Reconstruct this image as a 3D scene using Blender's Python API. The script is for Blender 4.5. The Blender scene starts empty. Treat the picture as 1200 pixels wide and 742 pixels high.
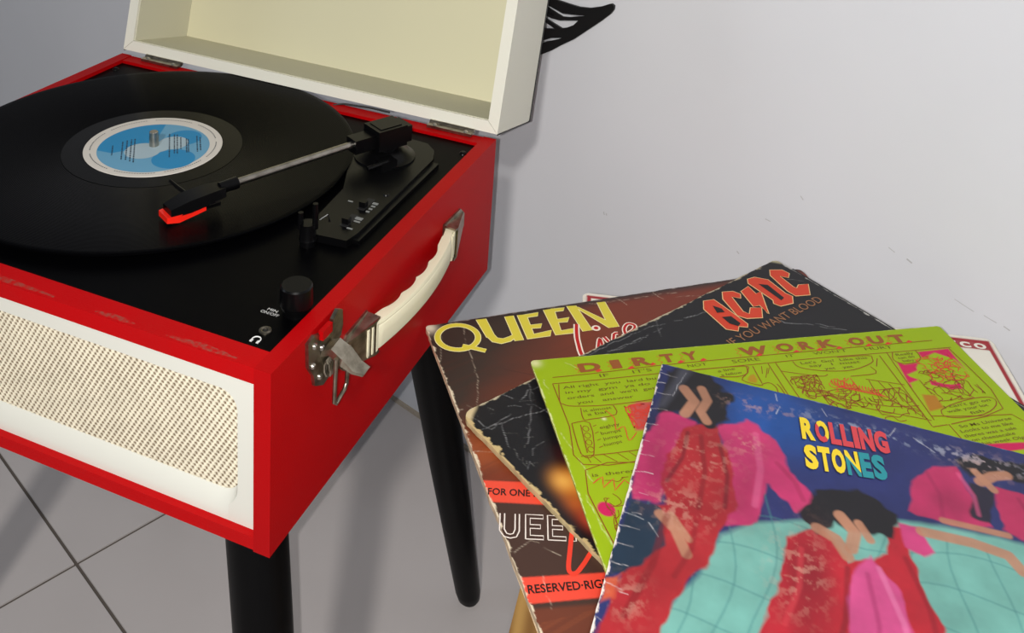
import bpy, bmesh, math, random
import numpy as np
from mathutils import Vector, Matrix

random.seed(7)
NPR = np.random.RandomState(11)
scene = bpy.context.scene
COL = scene.collection

# ------------------------------------------------------------------ camera, world, lights, exposure
cam_data = bpy.data.cameras.new('camera')
cam = bpy.data.objects.new('camera', cam_data)
COL.objects.link(cam)
cam_data.sensor_fit = 'HORIZONTAL'
cam_data.sensor_width = 36.0
cam_data.lens = 35.954          # phone main lens; the photograph is the lower part of a portrait frame
cam_data.shift_y = -0.3575
cam_data.clip_start = 0.02
CAM = Vector((0.2633, -0.3982, 0.8860))
c_right = Vector((0.93187, 0.35651, 0.06719))
c_down = Vector((0.15309, -0.21853, -0.96375))
c_fwd = Vector((-0.32890, 0.90838, -0.25822))
mw = Matrix.Identity(4)
for r_ in range(3):
    mw[r_][0] = c_right[r_]
    mw[r_][1] = -c_down[r_]
    mw[r_][2] = -c_fwd[r_]
    mw[r_][3] = CAM[r_]
cam.matrix_world = mw
scene.camera = cam

world = bpy.data.worlds.new('room_ambient')
scene.world = world
world.use_nodes = True
world.node_tree.nodes['Background'].inputs[0].default_value = (0.84, 0.90, 1.0, 1)
world.node_tree.nodes['Background'].inputs[1].default_value = 0.09


def add_light(name, kind, loc, energy, colour, size=0.1, target=None):
    d = bpy.data.lights.new(name, kind)
    d.energy = energy
    d.color = colour
    if kind == 'AREA':
        d.shape = 'DISK'
        d.size = size
    else:
        d.shadow_soft_size = size
    o = bpy.data.objects.new(name, d)
    COL.objects.link(o)
    o.location = loc
    if target is not None:
        o.rotation_euler = (Vector(target) - Vector(loc)).to_track_quat('-Z', 'Y').to_euler()
    return o


# the phone's own flash, just beside the lens
add_light('camera_flash', 'POINT', CAM - c_right * 0.014 - c_fwd * 0.004, 16.5, (1.0, 0.985, 0.96), 0.0025)
# the room's ceiling lamp behind the photographer
add_light('ceiling_lamp_light', 'AREA', (0.62, -2.02, 2.10), 38.0, (1.0, 0.96, 0.90), 0.15, (0.0, 0.3, 0.4))

# cool daylight from a window far to the left
add_light('window_daylight', 'AREA', (-2.3, -1.0, 1.5), 6.5, (0.80, 0.90, 1.0), 0.9, (-0.4, 0.5, 0.5))

scene.view_settings.view_transform = 'Standard'
scene.view_settings.look = 'None'
scene.view_settings.gamma = 1.0
scene.view_settings.use_curve_mapping = False
scene.view_settings.exposure = 0.0


# ------------------------------------------------------------------ helpers
def lin(c):
    return tuple(((v / 255.0) / 12.92 if v / 255.0 <= 0.04045 else ((v / 255.0 + 0.055) / 1.055) ** 2.4) for v in c)


def mat(name, rgb, rough=0.5, metal=0.0, spec=0.5, noise=None, bump=None, coat=0.0):
    m = bpy.data.materials.new(name)
    m.use_nodes = True
    nt = m.node_tree
    b = nt.nodes['Principled BSDF']
    L = lin(rgb)
    b.inputs['Base Color'].default_value = (*L, 1)
    b.inputs['Roughness'].default_value = rough
    b.inputs['Metallic'].default_value = metal
    b.inputs['Specular IOR Level'].default_value = spec
    if coat:
        b.inputs['Coat Weight'].default_value = coat
        b.inputs['Coat Roughness'].default_value = 0.15
    tc = nt.nodes.new('ShaderNodeTexCoord')
    if noise:
        scale, rgb2, lo, hi = noise
        n = nt.nodes.new('ShaderNodeTexNoise')
        n.inputs['Scale'].default_value = scale
        n.inputs['Detail'].default_value = 6
        nt.links.new(tc.outputs['Object'], n.inputs['Vector'])
        r = nt.nodes.new('ShaderNodeValToRGB')
        r.color_ramp.elements[0].position = lo
        r.color_ramp.elements[1].position = hi
        r.color_ramp.elements[0].color = (*L, 1)
        r.color_ramp.elements[1].color = (*lin(rgb2), 1)
        nt.links.new(n.outputs['Fac'], r.inputs['Fac'])
        nt.links.new(r.outputs['Color'], b.inputs['Base Color'])
    if bump:
        scale, strength, dist = bump
        n = nt.nodes.new('ShaderNodeTexNoise')
        n.inputs['Scale'].default_value = scale
        n.inputs['Detail'].default_value = 4
        nt.links.new(tc.outputs['Object'], n.inputs['Vector'])
        bp = nt.nodes.new('ShaderNodeBump')
        bp.inputs['Strength'].default_value = strength
        bp.inputs['Distance'].default_value = dist
        nt.links.new(n.outputs['Fac'], bp.inputs['Height'])
        nt.links.new(bp.outputs['Normal'], b.inputs['Normal'])
    return m


def attr_mat(name, rough=0.4, spec=0.4, bump=None):
    m = mat(name, (200, 200, 200), rough, 0, spec, bump=bump)
    nt = m.node_tree
    a = nt.nodes.new('ShaderNodeAttribute')
    a.attribute_name = 'print'
    nt.links.new(a.outputs['Color'], nt.nodes['Principled BSDF'].inputs['Base Color'])
    return m


def link(name, me, m, parent=None, smooth=False):
    o = bpy.data.objects.new(name, me)
    COL.objects.link(o)
    if m is not None:
        me.materials.append(m)
    if parent is not None:
        o.parent = parent
    if smooth:
        me.polygons.foreach_set('use_smooth', [True] * len(me.polygons))
    return o


def obj(name, bm, m, parent=None, smooth=False, bevel=0.0, seg=2):
    if bevel > 0:
        bmesh.ops.bevel(bm, geom=[e for e in bm.edges if e.calc_face_angle(0) > 0.5], offset=bevel, segments=seg,
                        profile=0.5, affect='EDGES', clamp_overlap=True)
    bmesh.ops.recalc_face_normals(bm, faces=bm.faces[:])
    me = bpy.data.meshes.new(name)
    bm.to_mesh(me)
    bm.free()
    o = link(name, me, m, parent)
    if smooth:
        me.polygons.foreach_set('use_smooth', [True] * len(me.polygons))
        me.set_sharp_from_angle(angle=math.radians(35))
    return o


def empty(name, loc=(0, 0, 0), parent=None):
    o = bpy.data.objects.new(name, None)
    COL.objects.link(o)
    o.location = loc
    o.empty_display_size = 0.03
    if parent is not None:
        o.parent = parent
    return o


def tag(o, label=None, cat=None, group=None, kind=None):
    if label: o['label'] = label
    if cat: o['category'] = cat
    if group: o['group'] = group
    if kind: o['kind'] = kind
    return o


def add_box(bm, x0, x1, y0, y1, z0, z1):
    vs = [bm.verts.new(p) for p in ((x0, y0, z0), (x1, y0, z0), (x1, y1, z0), (x0, y1, z0),
                                    (x0, y0, z1), (x1, y0, z1), (x1, y1, z1), (x0, y1, z1))]
    for f in ((0, 3, 2, 1), (4, 5, 6, 7), (0, 1, 5, 4), (1, 2, 6, 5), (2, 3, 7, 6), (3, 0, 4, 7)):
        bm.faces.new([vs[i] for i in f])
    return vs


def box(name, x0, x1, y0, y1, z0, z1, m, parent=None, bevel=0.0, seg=2, smooth=False):
    bm = bmesh.new()
    add_box(bm, x0, x1, y0, y1, z0, z1)
    return obj(name, bm, m, parent, smooth, bevel, seg)


def add_lathe(bm, prof, n=32, cx=0, cy=0):
    rings = []
    for r, z in prof:
        if r < 1e-6:
            rings.append([bm.verts.new((cx, cy, z))])
        else:
            rings.append([bm.verts.new((cx + r * math.cos(2 * math.pi * k / n), cy + r * math.sin(2 * math.pi * k / n), z)) for k in range(n)])
    for a, b in zip(rings, rings[1:]):
        for k in range(n):
            k2 = (k + 1) % n
            if len(a) == 1 and len(b) == 1:
                continue
            if len(a) == 1:
                bm.faces.new((a[0], b[k], b[k2]))
            elif len(b) == 1:
                bm.faces.new((a[k], b[0], a[k2]))
            else:
                bm.faces.new((a[k], b[k], b[k2], a[k2]))
    return rings


def lathe(name, prof, m, parent=None, n=32, cx=0, cy=0, smooth=True):
    bm = bmesh.new()
    add_lathe(bm, prof, n, cx, cy)
    return obj(name, bm, m, parent, smooth)


def add_tube(bm, pts, radii, n=10, caps=True):
    pts = [Vector(p) for p in pts]
    if not hasattr(radii, '__len__'):
        radii = [radii] * len(pts)
    rings = []
    ref = Vector((0, 0, 1))
    for i, p in enumerate(pts):
        t = (pts[min(i + 1, len(pts) - 1)] - pts[max(i - 1, 0)]).normalized()
        if abs(t.dot(ref)) > 0.95:
            ref = Vector((1, 0, 0)) if abs(t.x) < 0.9 else Vector((0, 1, 0))
        a = t.cross(ref).normalized()
        b = t.cross(a)
        rings.append([bm.verts.new(p + (a * math.cos(2 * math.pi * k / n) + b * math.sin(2 * math.pi * k / n)) * radii[i]) for k in range(n)])
    for a, b in zip(rings, rings[1:]):
        for k in range(n):
            bm.faces.new((a[k], a[(k + 1) % n], b[(k + 1) % n], b[k]))
    if caps:
        bm.faces.new(rings[0][::-1])
        bm.faces.new(rings[-1])


def tube(name, pts, radii, m, parent=None, n=10):
    bm = bmesh.new()
    add_tube(bm, pts, radii, n)
    return obj(name, bm, m, parent, True)


def add_prism(bm, pts, h0, h1, f):
    """polygon pts in 2D, heights h0..h1, f(a, b, h) -> 3D"""
    lo = [bm.verts.new(f(a, b, h0)) for a, b in pts]
    hi = [bm.verts.new(f(a, b, h1)) for a, b in pts]
    bm.faces.new(lo[::-1])
    bm.faces.new(hi)
    n = len(pts)
    for k in range(n):
        bm.faces.new((lo[k], lo[(k + 1) % n], hi[(k + 1) % n], hi[k]))


def prism(name, pts, h0, h1, f, m, parent=None, bevel=0.0, seg=2, smooth=False):
    bm = bmesh.new()
    add_prism(bm, pts, h0, h1, f)
    return obj(name, bm, m, parent, smooth, bevel, seg)


def XY(a, b, h): return (a, b, h)
def YZ(a, b, h): return (h, a, b)
def XZ(a, b, h): return (a, h, b)


def rrect(x0, x1, y0, y1, r, n=8):
    rs = r if hasattr(r, '__len__') else [r] * 4          # order: (x1,y1) (x0,y1) (x0,y0) (x1,y0)
    out = []
    for (cx, cy, a0), q in zip(((x1, y1, 0), (x0, y1, 90), (x0, y0, 180), (x1, y0, 270)), rs):
        sx = -1 if cx == x1 else 1
        sy = -1 if cy == y1 else 1
        for k in range(n + 1):
            a = math.radians(a0 + 90 * k / n)
            out.append((cx + sx * q + q * math.cos(a), cy + sy * q + q * math.sin(a)))
    return out


_text_cache = {}


def text_mesh_data(body, bold=0.0):
    """triangles of a word set in the built-in font, as (verts Nx2, faces)"""
    key = (body, bold)
    if key not in _text_cache:
        cu = bpy.data.curves.new('lettering', 'FONT')
        cu.body = body
        cu.size = 1.0
        cu.offset = bold
        cu.resolution_u = 3
        o = bpy.data.objects.new('lettering', cu)
        COL.objects.link(o)
        dg = bpy.context.evaluated_depsgraph_get()
        me = bpy.data.meshes.new_from_object(o.evaluated_get(dg))
        v = np.array([(q.co.x, q.co.y) for q in me.vertices])
        f = [tuple(pl.vertices) for pl in me.polygons]
        bpy.data.objects.remove(o)
        bpy.data.curves.remove(cu)
        bpy.data.meshes.remove(me)
        _text_cache[key] = (v, f)
    return _text_cache[key]


class Print:
    """flat print collected in one mesh; positions in millimetres (u right, v down) on a sheet"""
    def __init__(self, lift, warp=None):
        self.v, self.f, self.lift, self.warp = [], [], lift, warp

    def _add(self, pts, faces, dz=0.0):
        k = len(self.v)
        self.n = getattr(self, 'n', 0) + 1
        for u, v in pts:
            z = self.lift + dz + (self.n % 14) * 4e-6 + (self.warp(u * 0.001, v * 0.001) if self.warp else 0.0)
            self.v.append((u * 0.001, -v * 0.001, z))
        self.f += [tuple(i + k for i in f) for f in faces]

    def text(self, body, p0, p1, height, caps=True, bold=0.0, up=None, dz=0.0):
        v, f = text_mesh_data(body, bold)
        if len(v) == 0: return self
        x0, x1 = v[:, 0].min(), v[:, 0].max()
        if caps:
            y0, y1 = v[:, 1].min(), v[:, 1].max()
        else:
            y0, y1 = 0.0, 0.72
        e = np.array(p1, float) - np.array(p0, float)
        w = np.linalg.norm(e)
        e = e / w
        n = np.array([e[1], -e[0]]) if up is None else np.array(up, float)
        a = (v[:, 0] - x0) / (x1 - x0) * w
        b = (v[:, 1] - y0) / (y1 - y0) * height
        P = np.array(p0, float)[None] + a[:, None] * e[None] + b[:, None] * n[None]
        self._add(P, f, dz)
        return self

    def poly(self, pts, dz=0.0):
        self._add(pts, [tuple(range(len(pts)))], dz)
        return self

    def stroke(self, pts, w, closed=False, dz=0.0, smooth=0):
        P = [np.array(p, float) for p in pts]
        if closed: P.append(P[0])
        if smooth and len(P) > 2:
            Q = []
            for i in range(len(P) - 1):
                a, b, c, d = P[max(i - 1, 0)], P[i], P[i + 1], P[min(i + 2, len(P) - 1)]
                for k in range(smooth):
                    t = k / smooth
                    Q.append(0.5 * ((2 * b) + (c - a) * t + (2 * a - 5 * b + 4 * c - d) * t * t + (-a + 3 * b - 3 * c + d) * t ** 3))
            Q.append(P[-1])
            P = Q
        L, R_ = [], []
        for i, p in enumerate(P):
            t = P[min(i + 1, len(P) - 1)] - P[max(i - 1, 0)]
            if closed and i in (0, len(P) - 1):
                t = P[1] - P[-2]
            t = t / (np.linalg.norm(t) + 1e-9)
            n = np.array([-t[1], t[0]]) * w / 2
            L.append(p + n)
            R_.append(p - n)
        m = len(P)
        self._add(L + R_, [(i, i + 1, m + i + 1, m + i) for i in range(m - 1)], dz)
        return self

    def disc(self, c, rx, ry=None, n=16, dz=0.0):
        ry = ry or rx
        return self.poly([(c[0] + rx * math.cos(2 * math.pi * k / n), c[1] + ry * math.sin(2 * math.pi * k / n)) for k in range(n)], dz)

    def build(self, name, m, parent):
        me = bpy.data.meshes.new(name)
        me.from_pydata(self.v, [], self.f)
        bm = bmesh.new()
        bm.from_mesh(me)
        for fc in bm.faces:
            fc.normal_update()
            if fc.normal.z < 0: fc.normal_flip()
        bm.to_mesh(me)
        bm.free()
        return link(name, me, m, parent)


# ------------------------------------------------------------------ materials
M = {}
M['wall'] = mat('white_wall_paint', (212, 213, 218), 0.5, 0, 0.25, noise=(3.0, (206, 207, 212), 0.35, 0.75), bump=(60, 0.05, 0.002))
M['tile'] = mat('grey_porcelain', (192, 186, 185), 0.35, 0, 0.3, noise=(5.0, (184, 178, 177), 0.3, 0.8), bump=(40, 0.03, 0.002))
M['grout'] = mat('tile_grout', (92, 84, 78), 0.9)
M['caulk'] = mat('caulk', (168, 156, 140), 0.7)
M['scuff'] = mat('wall_scuff', (178, 177, 178), 0.8)
M['red'] = mat('red_leatherette', (168, 0, 4), 0.5, 0, 0.12, noise=(9.0, (158, 0, 6), 0.4, 0.8), bump=(900, 0.25, 0.0006))
M['redrail'] = mat('red_leatherette_scuffed', (178, 0, 5), 0.5, 0, 0.12, noise=(14.0, (166, 10, 12), 0.5, 0.85), bump=(900, 0.25, 0.0006))
M['cream'] = mat('cream_leatherette', (218, 216, 203), 0.55, 0, 0.25, bump=(900, 0.2, 0.0005))
M['liner'] = mat('pale_cream_liner', (206, 201, 170), 0.65, 0, 0.2, noise=(4.0, (200, 196, 168), 0.3, 0.8))
M['liner_edge'] = mat('greyish_cream_liner', (196, 193, 172), 0.65, 0, 0.2)
M['railscuff'] = mat('scuffed_leatherette', (150, 62, 54), 0.8, 0, 0.1, noise=(300, (176, 20, 20), 0.4, 0.6))
M['baffle'] = mat('white_baffle_plastic', (214, 214, 205), 0.45, 0, 0.3)
M['deck'] = mat('black_deck', (2, 2, 3), 0.42, 0, 0.05, bump=(1500, 0.15, 0.0003))
M['plastic'] = mat('black_plastic', (6, 6, 7), 0.3, 0, 0.18)
M['rubber'] = mat('black_rubber', (22, 22, 23), 0.6)
M['leg'] = mat('black_lacquered_wood', (5, 5, 6), 0.4, 0, 0.1, noise=(60, (12, 12, 13), 0.62, 0.8))
M['steel'] = mat('brushed_steel', (176, 170, 160), 0.3, 1.0, noise=(90, (130, 124, 114), 0.45, 0.8))
M['oldsteel'] = mat('tarnished_nickel', (168, 160, 144), 0.34, 1.0, noise=(120, (104, 96, 82), 0.42, 0.75), bump=(300, 0.2, 0.0004))
M['handle'] = mat('ivory_plastic', (224, 218, 190), 0.42, 0, 0.4)
M['white_ink'] = mat('white_ink', (214, 214, 212), 0.6)
M['grey_ink'] = mat('grey_ink', (120, 122, 120), 0.6)
M['stylus'] = mat('red_stylus_plastic', (232, 34, 20), 0.35)
M['vinyl'] = mat('black_vinyl', (3, 3, 4), 0.24, 0, 0.03)
M['deadwax'] = mat('smooth_vinyl', (9, 9, 9), 0.22, 0, 0.1)
M['lab_white'] = mat('label_white', (206, 200, 192), 0.6)
M['lab_blue'] = mat('label_blue', (30, 128, 178), 0.6)
M['lab_mid'] = mat('label_mid_blue', (98, 154, 186), 0.6)
M['lab_pale'] = mat('label_pale_blue', (158, 178, 188), 0.6)
M['lab_ink'] = mat('label_ink', (26, 44, 62), 0.6)
M['wood'] = mat('oak_wood', (158, 118, 62), 0.5, 0, 0.35)
nt = M['wood'].node_tree
wv = nt.nodes.new('ShaderNodeTexWave'); wv.inputs['Scale'].default_value = 14; wv.inputs['Distortion'].default_value = 7; wv.inputs['Detail'].default_value = 3
mp = nt.nodes.new('ShaderNodeMapping'); mp.inputs['Scale'].default_value = (1, 1, 0.12)
tc = nt.nodes.new('ShaderNodeTexCoord'); rp = nt.nodes.new('ShaderNodeValToRGB')
rp.color_ramp.elements[0].color = (*lin((128, 90, 44)), 1); rp.color_ramp.elements[1].color = (*lin((172, 134, 74)), 1)
nt.links.new(tc.outputs['Object'], mp.inputs['Vector']); nt.links.new(mp.outputs['Vector'], wv.inputs['Vector'])
nt.links.new(wv.outputs['Fac'], rp.inputs['Fac']); nt.links.new(rp.outputs['Color'], nt.nodes['Principled BSDF'].inputs['Base Color'])
M['black_metal'] = mat('black_painted_metal', (12, 12, 13), 0.45, 0, 0.4)
# concentric grooves on the record
nt = M['vinyl'].node_tree
tc = nt.nodes.new('ShaderNodeTexCoord'); vl = nt.nodes.new('ShaderNodeVectorMath'); vl.operation = 'LENGTH'
mu = nt.nodes.new('ShaderNodeMath'); mu.operation = 'MULTIPLY'; mu.inputs[1].default_value = 5200
sn = nt.nodes.new('ShaderNodeMath'); sn.operation = 'SINE'
bp = nt.nodes.new('ShaderNodeBump'); bp.inputs['Strength'].default_value = 0.12; bp.inputs['Distance'].default_value = 0.0004
nt.links.new(tc.outputs['Object'], vl.inputs[0]); nt.links.new(vl.outputs['Value'], mu.inputs[0]); nt.links.new(mu.outputs[0], sn.inputs[0])
nt.links.new(sn.outputs[0], bp.inputs['Height']); nt.links.new(bp.outputs['Normal'], nt.nodes['Principled BSDF'].inputs['Normal'])

# ------------------------------------------------------------------ the room
WN = Vector((0.31730, 0.94832, 0))           # into the wall
WT = Vector((0.94832, -0.31730, 0))          # along the wall, to the right
WD = 0.4970
wall_rot = math.atan2(WT.y, WT.x)
bm = bmesh.new()
add_box(bm, -3.2, 3.0, 0, 0.10, 0, 2.6)
wall = obj('wall_back', bm, M['wall'])
wall.location = WN * WD
wall.rotation_euler.z = wall_rot
tag(wall, 'smooth white painted wall behind the record player and sleeves', 'wall', kind='structure')
# little scuffs on the paint (wall coordinates: along, up)
for k, (a, z, ln, th, rot) in enumerate(((0.0351, 0.3948, 0.003, 0.0008, 0.6), (0.181, 0.4514, 0.005, 0.0012, 0.4), (0.166, 0.455, 0.006, 0.0005, 0.4), (-0.1105, 0.3747, 0.003, 0.0008, 1.2), (-0.1075, 0.3747, 0.002, 0.0008, 1.2),
                                         (0.2271, 0.4326, 0.016, 0.0004, 0.25), (0.247, 0.4300, 0.010, 0.0005, 0.2), (0.2596, 0.4280, 0.005, 0.0009, 0.3), (0.0585, 0.4374, 0.005, 0.0005, 0.1), (0.0857, 0.4701, 0.004, 0.0006, 0.8))):
    s = box('scuff', -ln / 2, ln / 2, -0.0003, 0.0003, -th / 2, th / 2, M['scuff'], wall)
    s.location = (a, 0, z)
    s.rotation_euler.y = rot
tr = box('trim_1', -3.2, 3.0, -0.004, 0.001, 0, 0.004, M['caulk'], None, 0.001)
tr.location = WN * WD
tr.rotation_euler.z = wall_rot
tag(tr, 'thin tan caulk line where wall meets tiled floor', 'trim', kind='structure')

fl = empty('floor', (-0.386, 0.2425, 0))
fl.rotation_euler.z = math.radians(-23.08)
tag(fl, 'pale grey large porcelain floor tiles with dark grout lines', 'floor', kind='structure')
box('grout_bed', -2.4, 2.4, -2.4, 0.75, -0.03, -0.0016, M['grout'], fl)
PITCH, GAP = 0.60, 0.0034
bm = bmesh.new()
add_box(bm, GAP / 2, PITCH - GAP / 2, GAP / 2, PITCH - GAP / 2, -0.02, 0)
t0 = obj('tile', bm, M['tile'], fl, False, 0.0008, 1)
first = True
for i in range(-4, 4):
    for j in range(-4, 1):
        t = t0 if first else t0.copy()
        if not first:
            COL.objects.link(t)
            t.parent = fl
        first = False
        t.location = (i * PITCH, j * PITCH, 0)

# ------------------------------------------------------------------ the record player
ZT, ZB = 0.5205, 0.4000
W, D = 0.379, 0.3228
TS, TF, TB = 0.0108, 0.0160, 0.0125          # side panel, front rail, back rail thickness
ZD = ZT - 0.0035                             # deck surface
player = empty('record_player', (-W / 2, D / 2, 0))
tag(player, 'red and cream suitcase record player with open lid on black legs', 'record player')
PO = Vector((-W / 2, D / 2, 0))


def part(o, parent=None):
    o.parent = parent or player
    o.matrix_parent_inverse = Matrix.Translation(-PO)
    return o


def sub(o, parent):
    o.parent = parent                         # parent part has its mesh in world coordinates, origin at 0
    return o


# red box
for x0, x1 in ((-TS, 0), (-W, -W + TS)):
    part(box('side_panel', x0, x1, 0, D, ZB, ZT, M['red'], None, 0.0014, 3, True))
front_rail = part(box('top_front_rail', -W + TS + 0.0004, -TS - 0.0004, 0.0009, TF, ZT - 0.0108, ZT - 0.0007, M['redrail'], None, 0.0012, 3, True))
for x0_, x1_ in ((-0.352, -0.318), (-0.300, -0.262), (-0.240, -0.150), (-0.120, -0.092), (-0.070, -0.024)):
    n_ = 12
    up_ = [(x0_ + (x1_ - x0_) * k / n_, 0.0042 + 0.0020 * math.sin(math.pi * k / n_) + random.uniform(-0.0005, 0.0005)) for k in range(n_ + 1)]
    dn_ = [(x0_ + (x1_ - x0_) * k / n_, 0.0030 - 0.0008 * math.sin(math.pi * k / n_) + random.uniform(-0.0003, 0.0003)) for k in range(n_, -1, -1)]
    sc_ = prism('scuff', up_ + dn_, ZT - 0.0008, ZT - 0.0006, XY, M['railscuff'])
    sub(sc_, front_rail)
part(box('back_panel', -W + TS + 0.0004, -TS - 0.0004, D - TB, D, ZB, ZT - 0.0007, M['red'], None, 0.0012, 3, True))
part(box('bottom_front_rail', -W + TS + 0.0004, -TS - 0.0004, 0.0009, 0.012, ZB, ZB + 0.0085, M['redrail'], None, 0.0014, 3, True))
part(box('bottom_board', -W + TS, -TS, 0.012, D - TB, ZB, ZB + 0.008, M['rubber']))

# white speaker baffle with its rounded opening and sloped lower lip
gx0, gx1, gz0, gz1 = -W + 0.0262, -0.0262, 0.4250, 0.4950
bx0, bx1, bz0, bz1 = -W + TS, -TS, ZB + 0.007, ZT - 0.0095
bm = bmesh.new()
n = 10
inner = rrect(gx0, gx1, gz0, gz1, 0.012, n)
lip = rrect(gx0 - 0.0012, gx1 + 0.0012, gz0 - 0.0095, gz1 + 0.0009, [0.012, 0.012, 0.017, 0.017], n)
per = 4 * (n + 1)
outer = []
for k in range(per):
    q = k // (n + 1)
    cxx, czz = ((bx1, bz1), (bx0, bz1), (bx0, bz0), (bx1, bz0))[q]
    px, pz = lip[k]
    h = k % (n + 1)
    if q == 0: outer.append((bx1, pz) if h < n / 2 else ((px, bz1) if h > n / 2 else (bx1, bz1)))
    if q == 1: outer.append((px, bz1) if h < n / 2 else ((bx0, pz) if h > n / 2 else (bx0, bz1)))
    if q == 2: outer.append((bx0, pz) if h < n / 2 else ((px, bz0) if h > n / 2 else (bx0, bz0)))
    if q == 3: outer.append((px, bz0) if h < n / 2 else ((bx1, pz) if h > n / 2 else (bx1, bz0)))
yb = 0.0055
R0 = [bm.verts.new((a, yb, b)) for a, b in outer]
R1 = [bm.verts.new((a, yb, b)) for a, b in lip]
R2 = [bm.verts.new((a, yb + 0.0042, b)) for a, b in inner]
R3 = [bm.verts.new((a, yb + 0.0075, b)) for a, b in inner]
for A_, B_ in ((R0, R1), (R1, R2), (R2, R3)):
    for k in range(per):
        bm.faces.new((A_[k], A_[(k + 1) % per], B_[(k + 1) % per], B_[k]))
baf = part(obj('speaker_baffle', bm, M['baffle'], None, True))

# woven grille cloth: real over-and-under relief
GU, GV = 480, 104
gx = np.linspace(gx0 - 0.001, gx1 + 0.001, GU)
gz = np.linspace(gz0 - 0.001, gz1 + 0.001, GV)
X, Z = np.meshgrid(gx, gz)
pt = 0.00215
a = (X + 0.35 * Z) / pt
b = (Z - 0.12 * X) / pt
over = (np.sin(math.pi * a) * np.sin(math.pi * b))
thread = np.maximum(np.abs(np.sin(math.pi * a)), np.abs(np.sin(math.pi * b)))
Y = yb + 0.0046 - 0.00035 * over
V = np.stack([X, Y, Z], -1).reshape(-1, 3)
idx = np.arange(GU * GV).reshape(GV, GU)
F = np.stack([idx[:-1, :-1], idx[:-1, 1:], idx[1:, 1:], idx[1:, :-1]], -1).reshape(-1, 4)


def grid_mesh(name, V, F, C, m, parent=None):
    me = bpy.data.meshes.new(name)
    me.vertices.add(len(V))
    me.vertices.foreach_set('co', np.asarray(V, np.float32).ravel())
    me.loops.add(F.size)
    me.loops.foreach_set('vertex_index', F.astype(np.int32).ravel())
    me.polygons.add(len(F))
    me.polygons.foreach_set('loop_start', np.arange(0, F.size, 4, dtype=np.int32))
    me.update(calc_edges=True)
    if C is not None:
        at = me.color_attributes.new('print', 'FLOAT_COLOR', 'POINT')
        at.data.foreach_set('color', np.concatenate([C, np.ones((len(C), 1))], 1).astype(np.float32).ravel())
    me.polygons.foreach_set('use_smooth', np.ones(len(F), dtype=bool))
    return link(name, me, m, parent)


blot = 0.5 + 0.5 * np.sin(X * 190 + 2 * np.sin(Z * 120)) * np.sin(Z * 170 + X * 60)
k_hole = np.clip((0.10 - over) / 0.62, 0, 1) ** 1.2
c1 = np.array(lin((240, 231, 208)))
c2 = np.array(lin((112, 92, 66)))
cc = c1 * (1 - k_hole[..., None]) + c2 * k_hole[..., None]
cc = cc * (1 - 0.10 * blot[..., None])
M['cloth'] = attr_mat('woven_grille_cloth', 0.85, 0.2)
sub(grid_mesh('grille_cloth', V, F, cc.reshape(-1, 3), M['cloth']), baf)

# black deck and its fittings
deck = part(box('deck', -W + TS, -TS, TF - 0.001, D - TB + 0.001, ZD - 0.006, ZD, M['deck']))
for sx, sy in ((-0.0165, D - 0.0300), (-W + 0.0165, D - 0.0275), (-W + 0.0165, 0.030)):
    s = sub(lathe('screw', [(0, ZD + 0.0018), (0.0014, ZD + 0.0018), (0.0028, ZD + 0.0008), (0.0032, ZD), (0, ZD)], M['plastic'], None, 16, sx, sy), deck)

# platter and spindle
SX, SY = -0.2236, 0.1790
part(lathe('platter', [(0, ZD), (0.128, ZD), (0.136, ZD + 0.001), (0.137, ZT + 0.0008), (0.135, ZT + 0.0012), (0, ZT + 0.0012)], M['plastic'], None, 72, SX, SY))
part(lathe('spindle', [(0, ZT + 0.0152), (0.0027, ZT + 0.0152), (0.0032, ZT + 0.0146), (0.0034, ZT + 0.0100), (0.0036, ZT + 0.001), (0, ZT + 0.001)], M['steel'], None, 24, SX, SY))

# volume knob
kx, ky = -0.0205, 0.0570
knob = part(lathe('volume_knob', [(0, ZD + 0.0185), (0.0086, ZD + 0.0185), (0.0094, ZD + 0.0176), (0.0098, ZD + 0.0090), (0.0098, ZD + 0.0062),
                                  (0.0090, ZD + 0.0052), (0.0090, ZD + 0.0045), (0.0080, ZD + 0.0018), (0.0080, ZD), (0, ZD)], M['plastic'], None, 40, kx, ky))
# headphone socket
jack = part(lathe('headphone_socket', [(0.0016, ZD - 0.002), (0.0017, ZD + 0.0008), (0.0026, ZD + 0.0012), (0.0036, ZD + 0.0008), (0.0037, ZD)], M['oldsteel'], None, 24, -0.0262, 0.0337))
sub(lathe('socket_hole', [(0, ZD + 0.0002), (0.0018, ZD + 0.0002), (0.0018, ZD - 0.001), (0, ZD - 0.001)], M['rubber'], None, 16, -0.0262, 0.0337), jack)


def deck_text(body, p0, p1, h, up):
    v, f = text_mesh_data(body, 0.0)
    P0, P1 = Vector(p0), Vector(p1)
    e = (P1 - P0)
    x0, x1 = v[:, 0].min(), v[:, 0].max()
    y0, y1 = v[:, 1].min(), v[:, 1].max()
    up = Vector(up).normalized()
    me = bpy.data.meshes.new('lettering')
    me.from_pydata([tuple(Vector((P0.x, P0.y, ZD + 0.0002)) + Vector((e.x, e.y, 0)) * ((a - x0) / (x1 - x0)) + Vector((up.x, up.y, 0)) * (h * (b - y0) / (y1 - y0))) for a, b in v], [], f)
    return sub(link('lettering', me, M['white_ink']), deck)


deck_text('MIN', (-0.0366, 0.0508), (-0.0300, 0.0508), 0.0022, (0, 1))
deck_text('ON/OFF', (-0.0392, 0.0474), (-0.0272, 0.0474), 0.0024, (0, 1))
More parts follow.
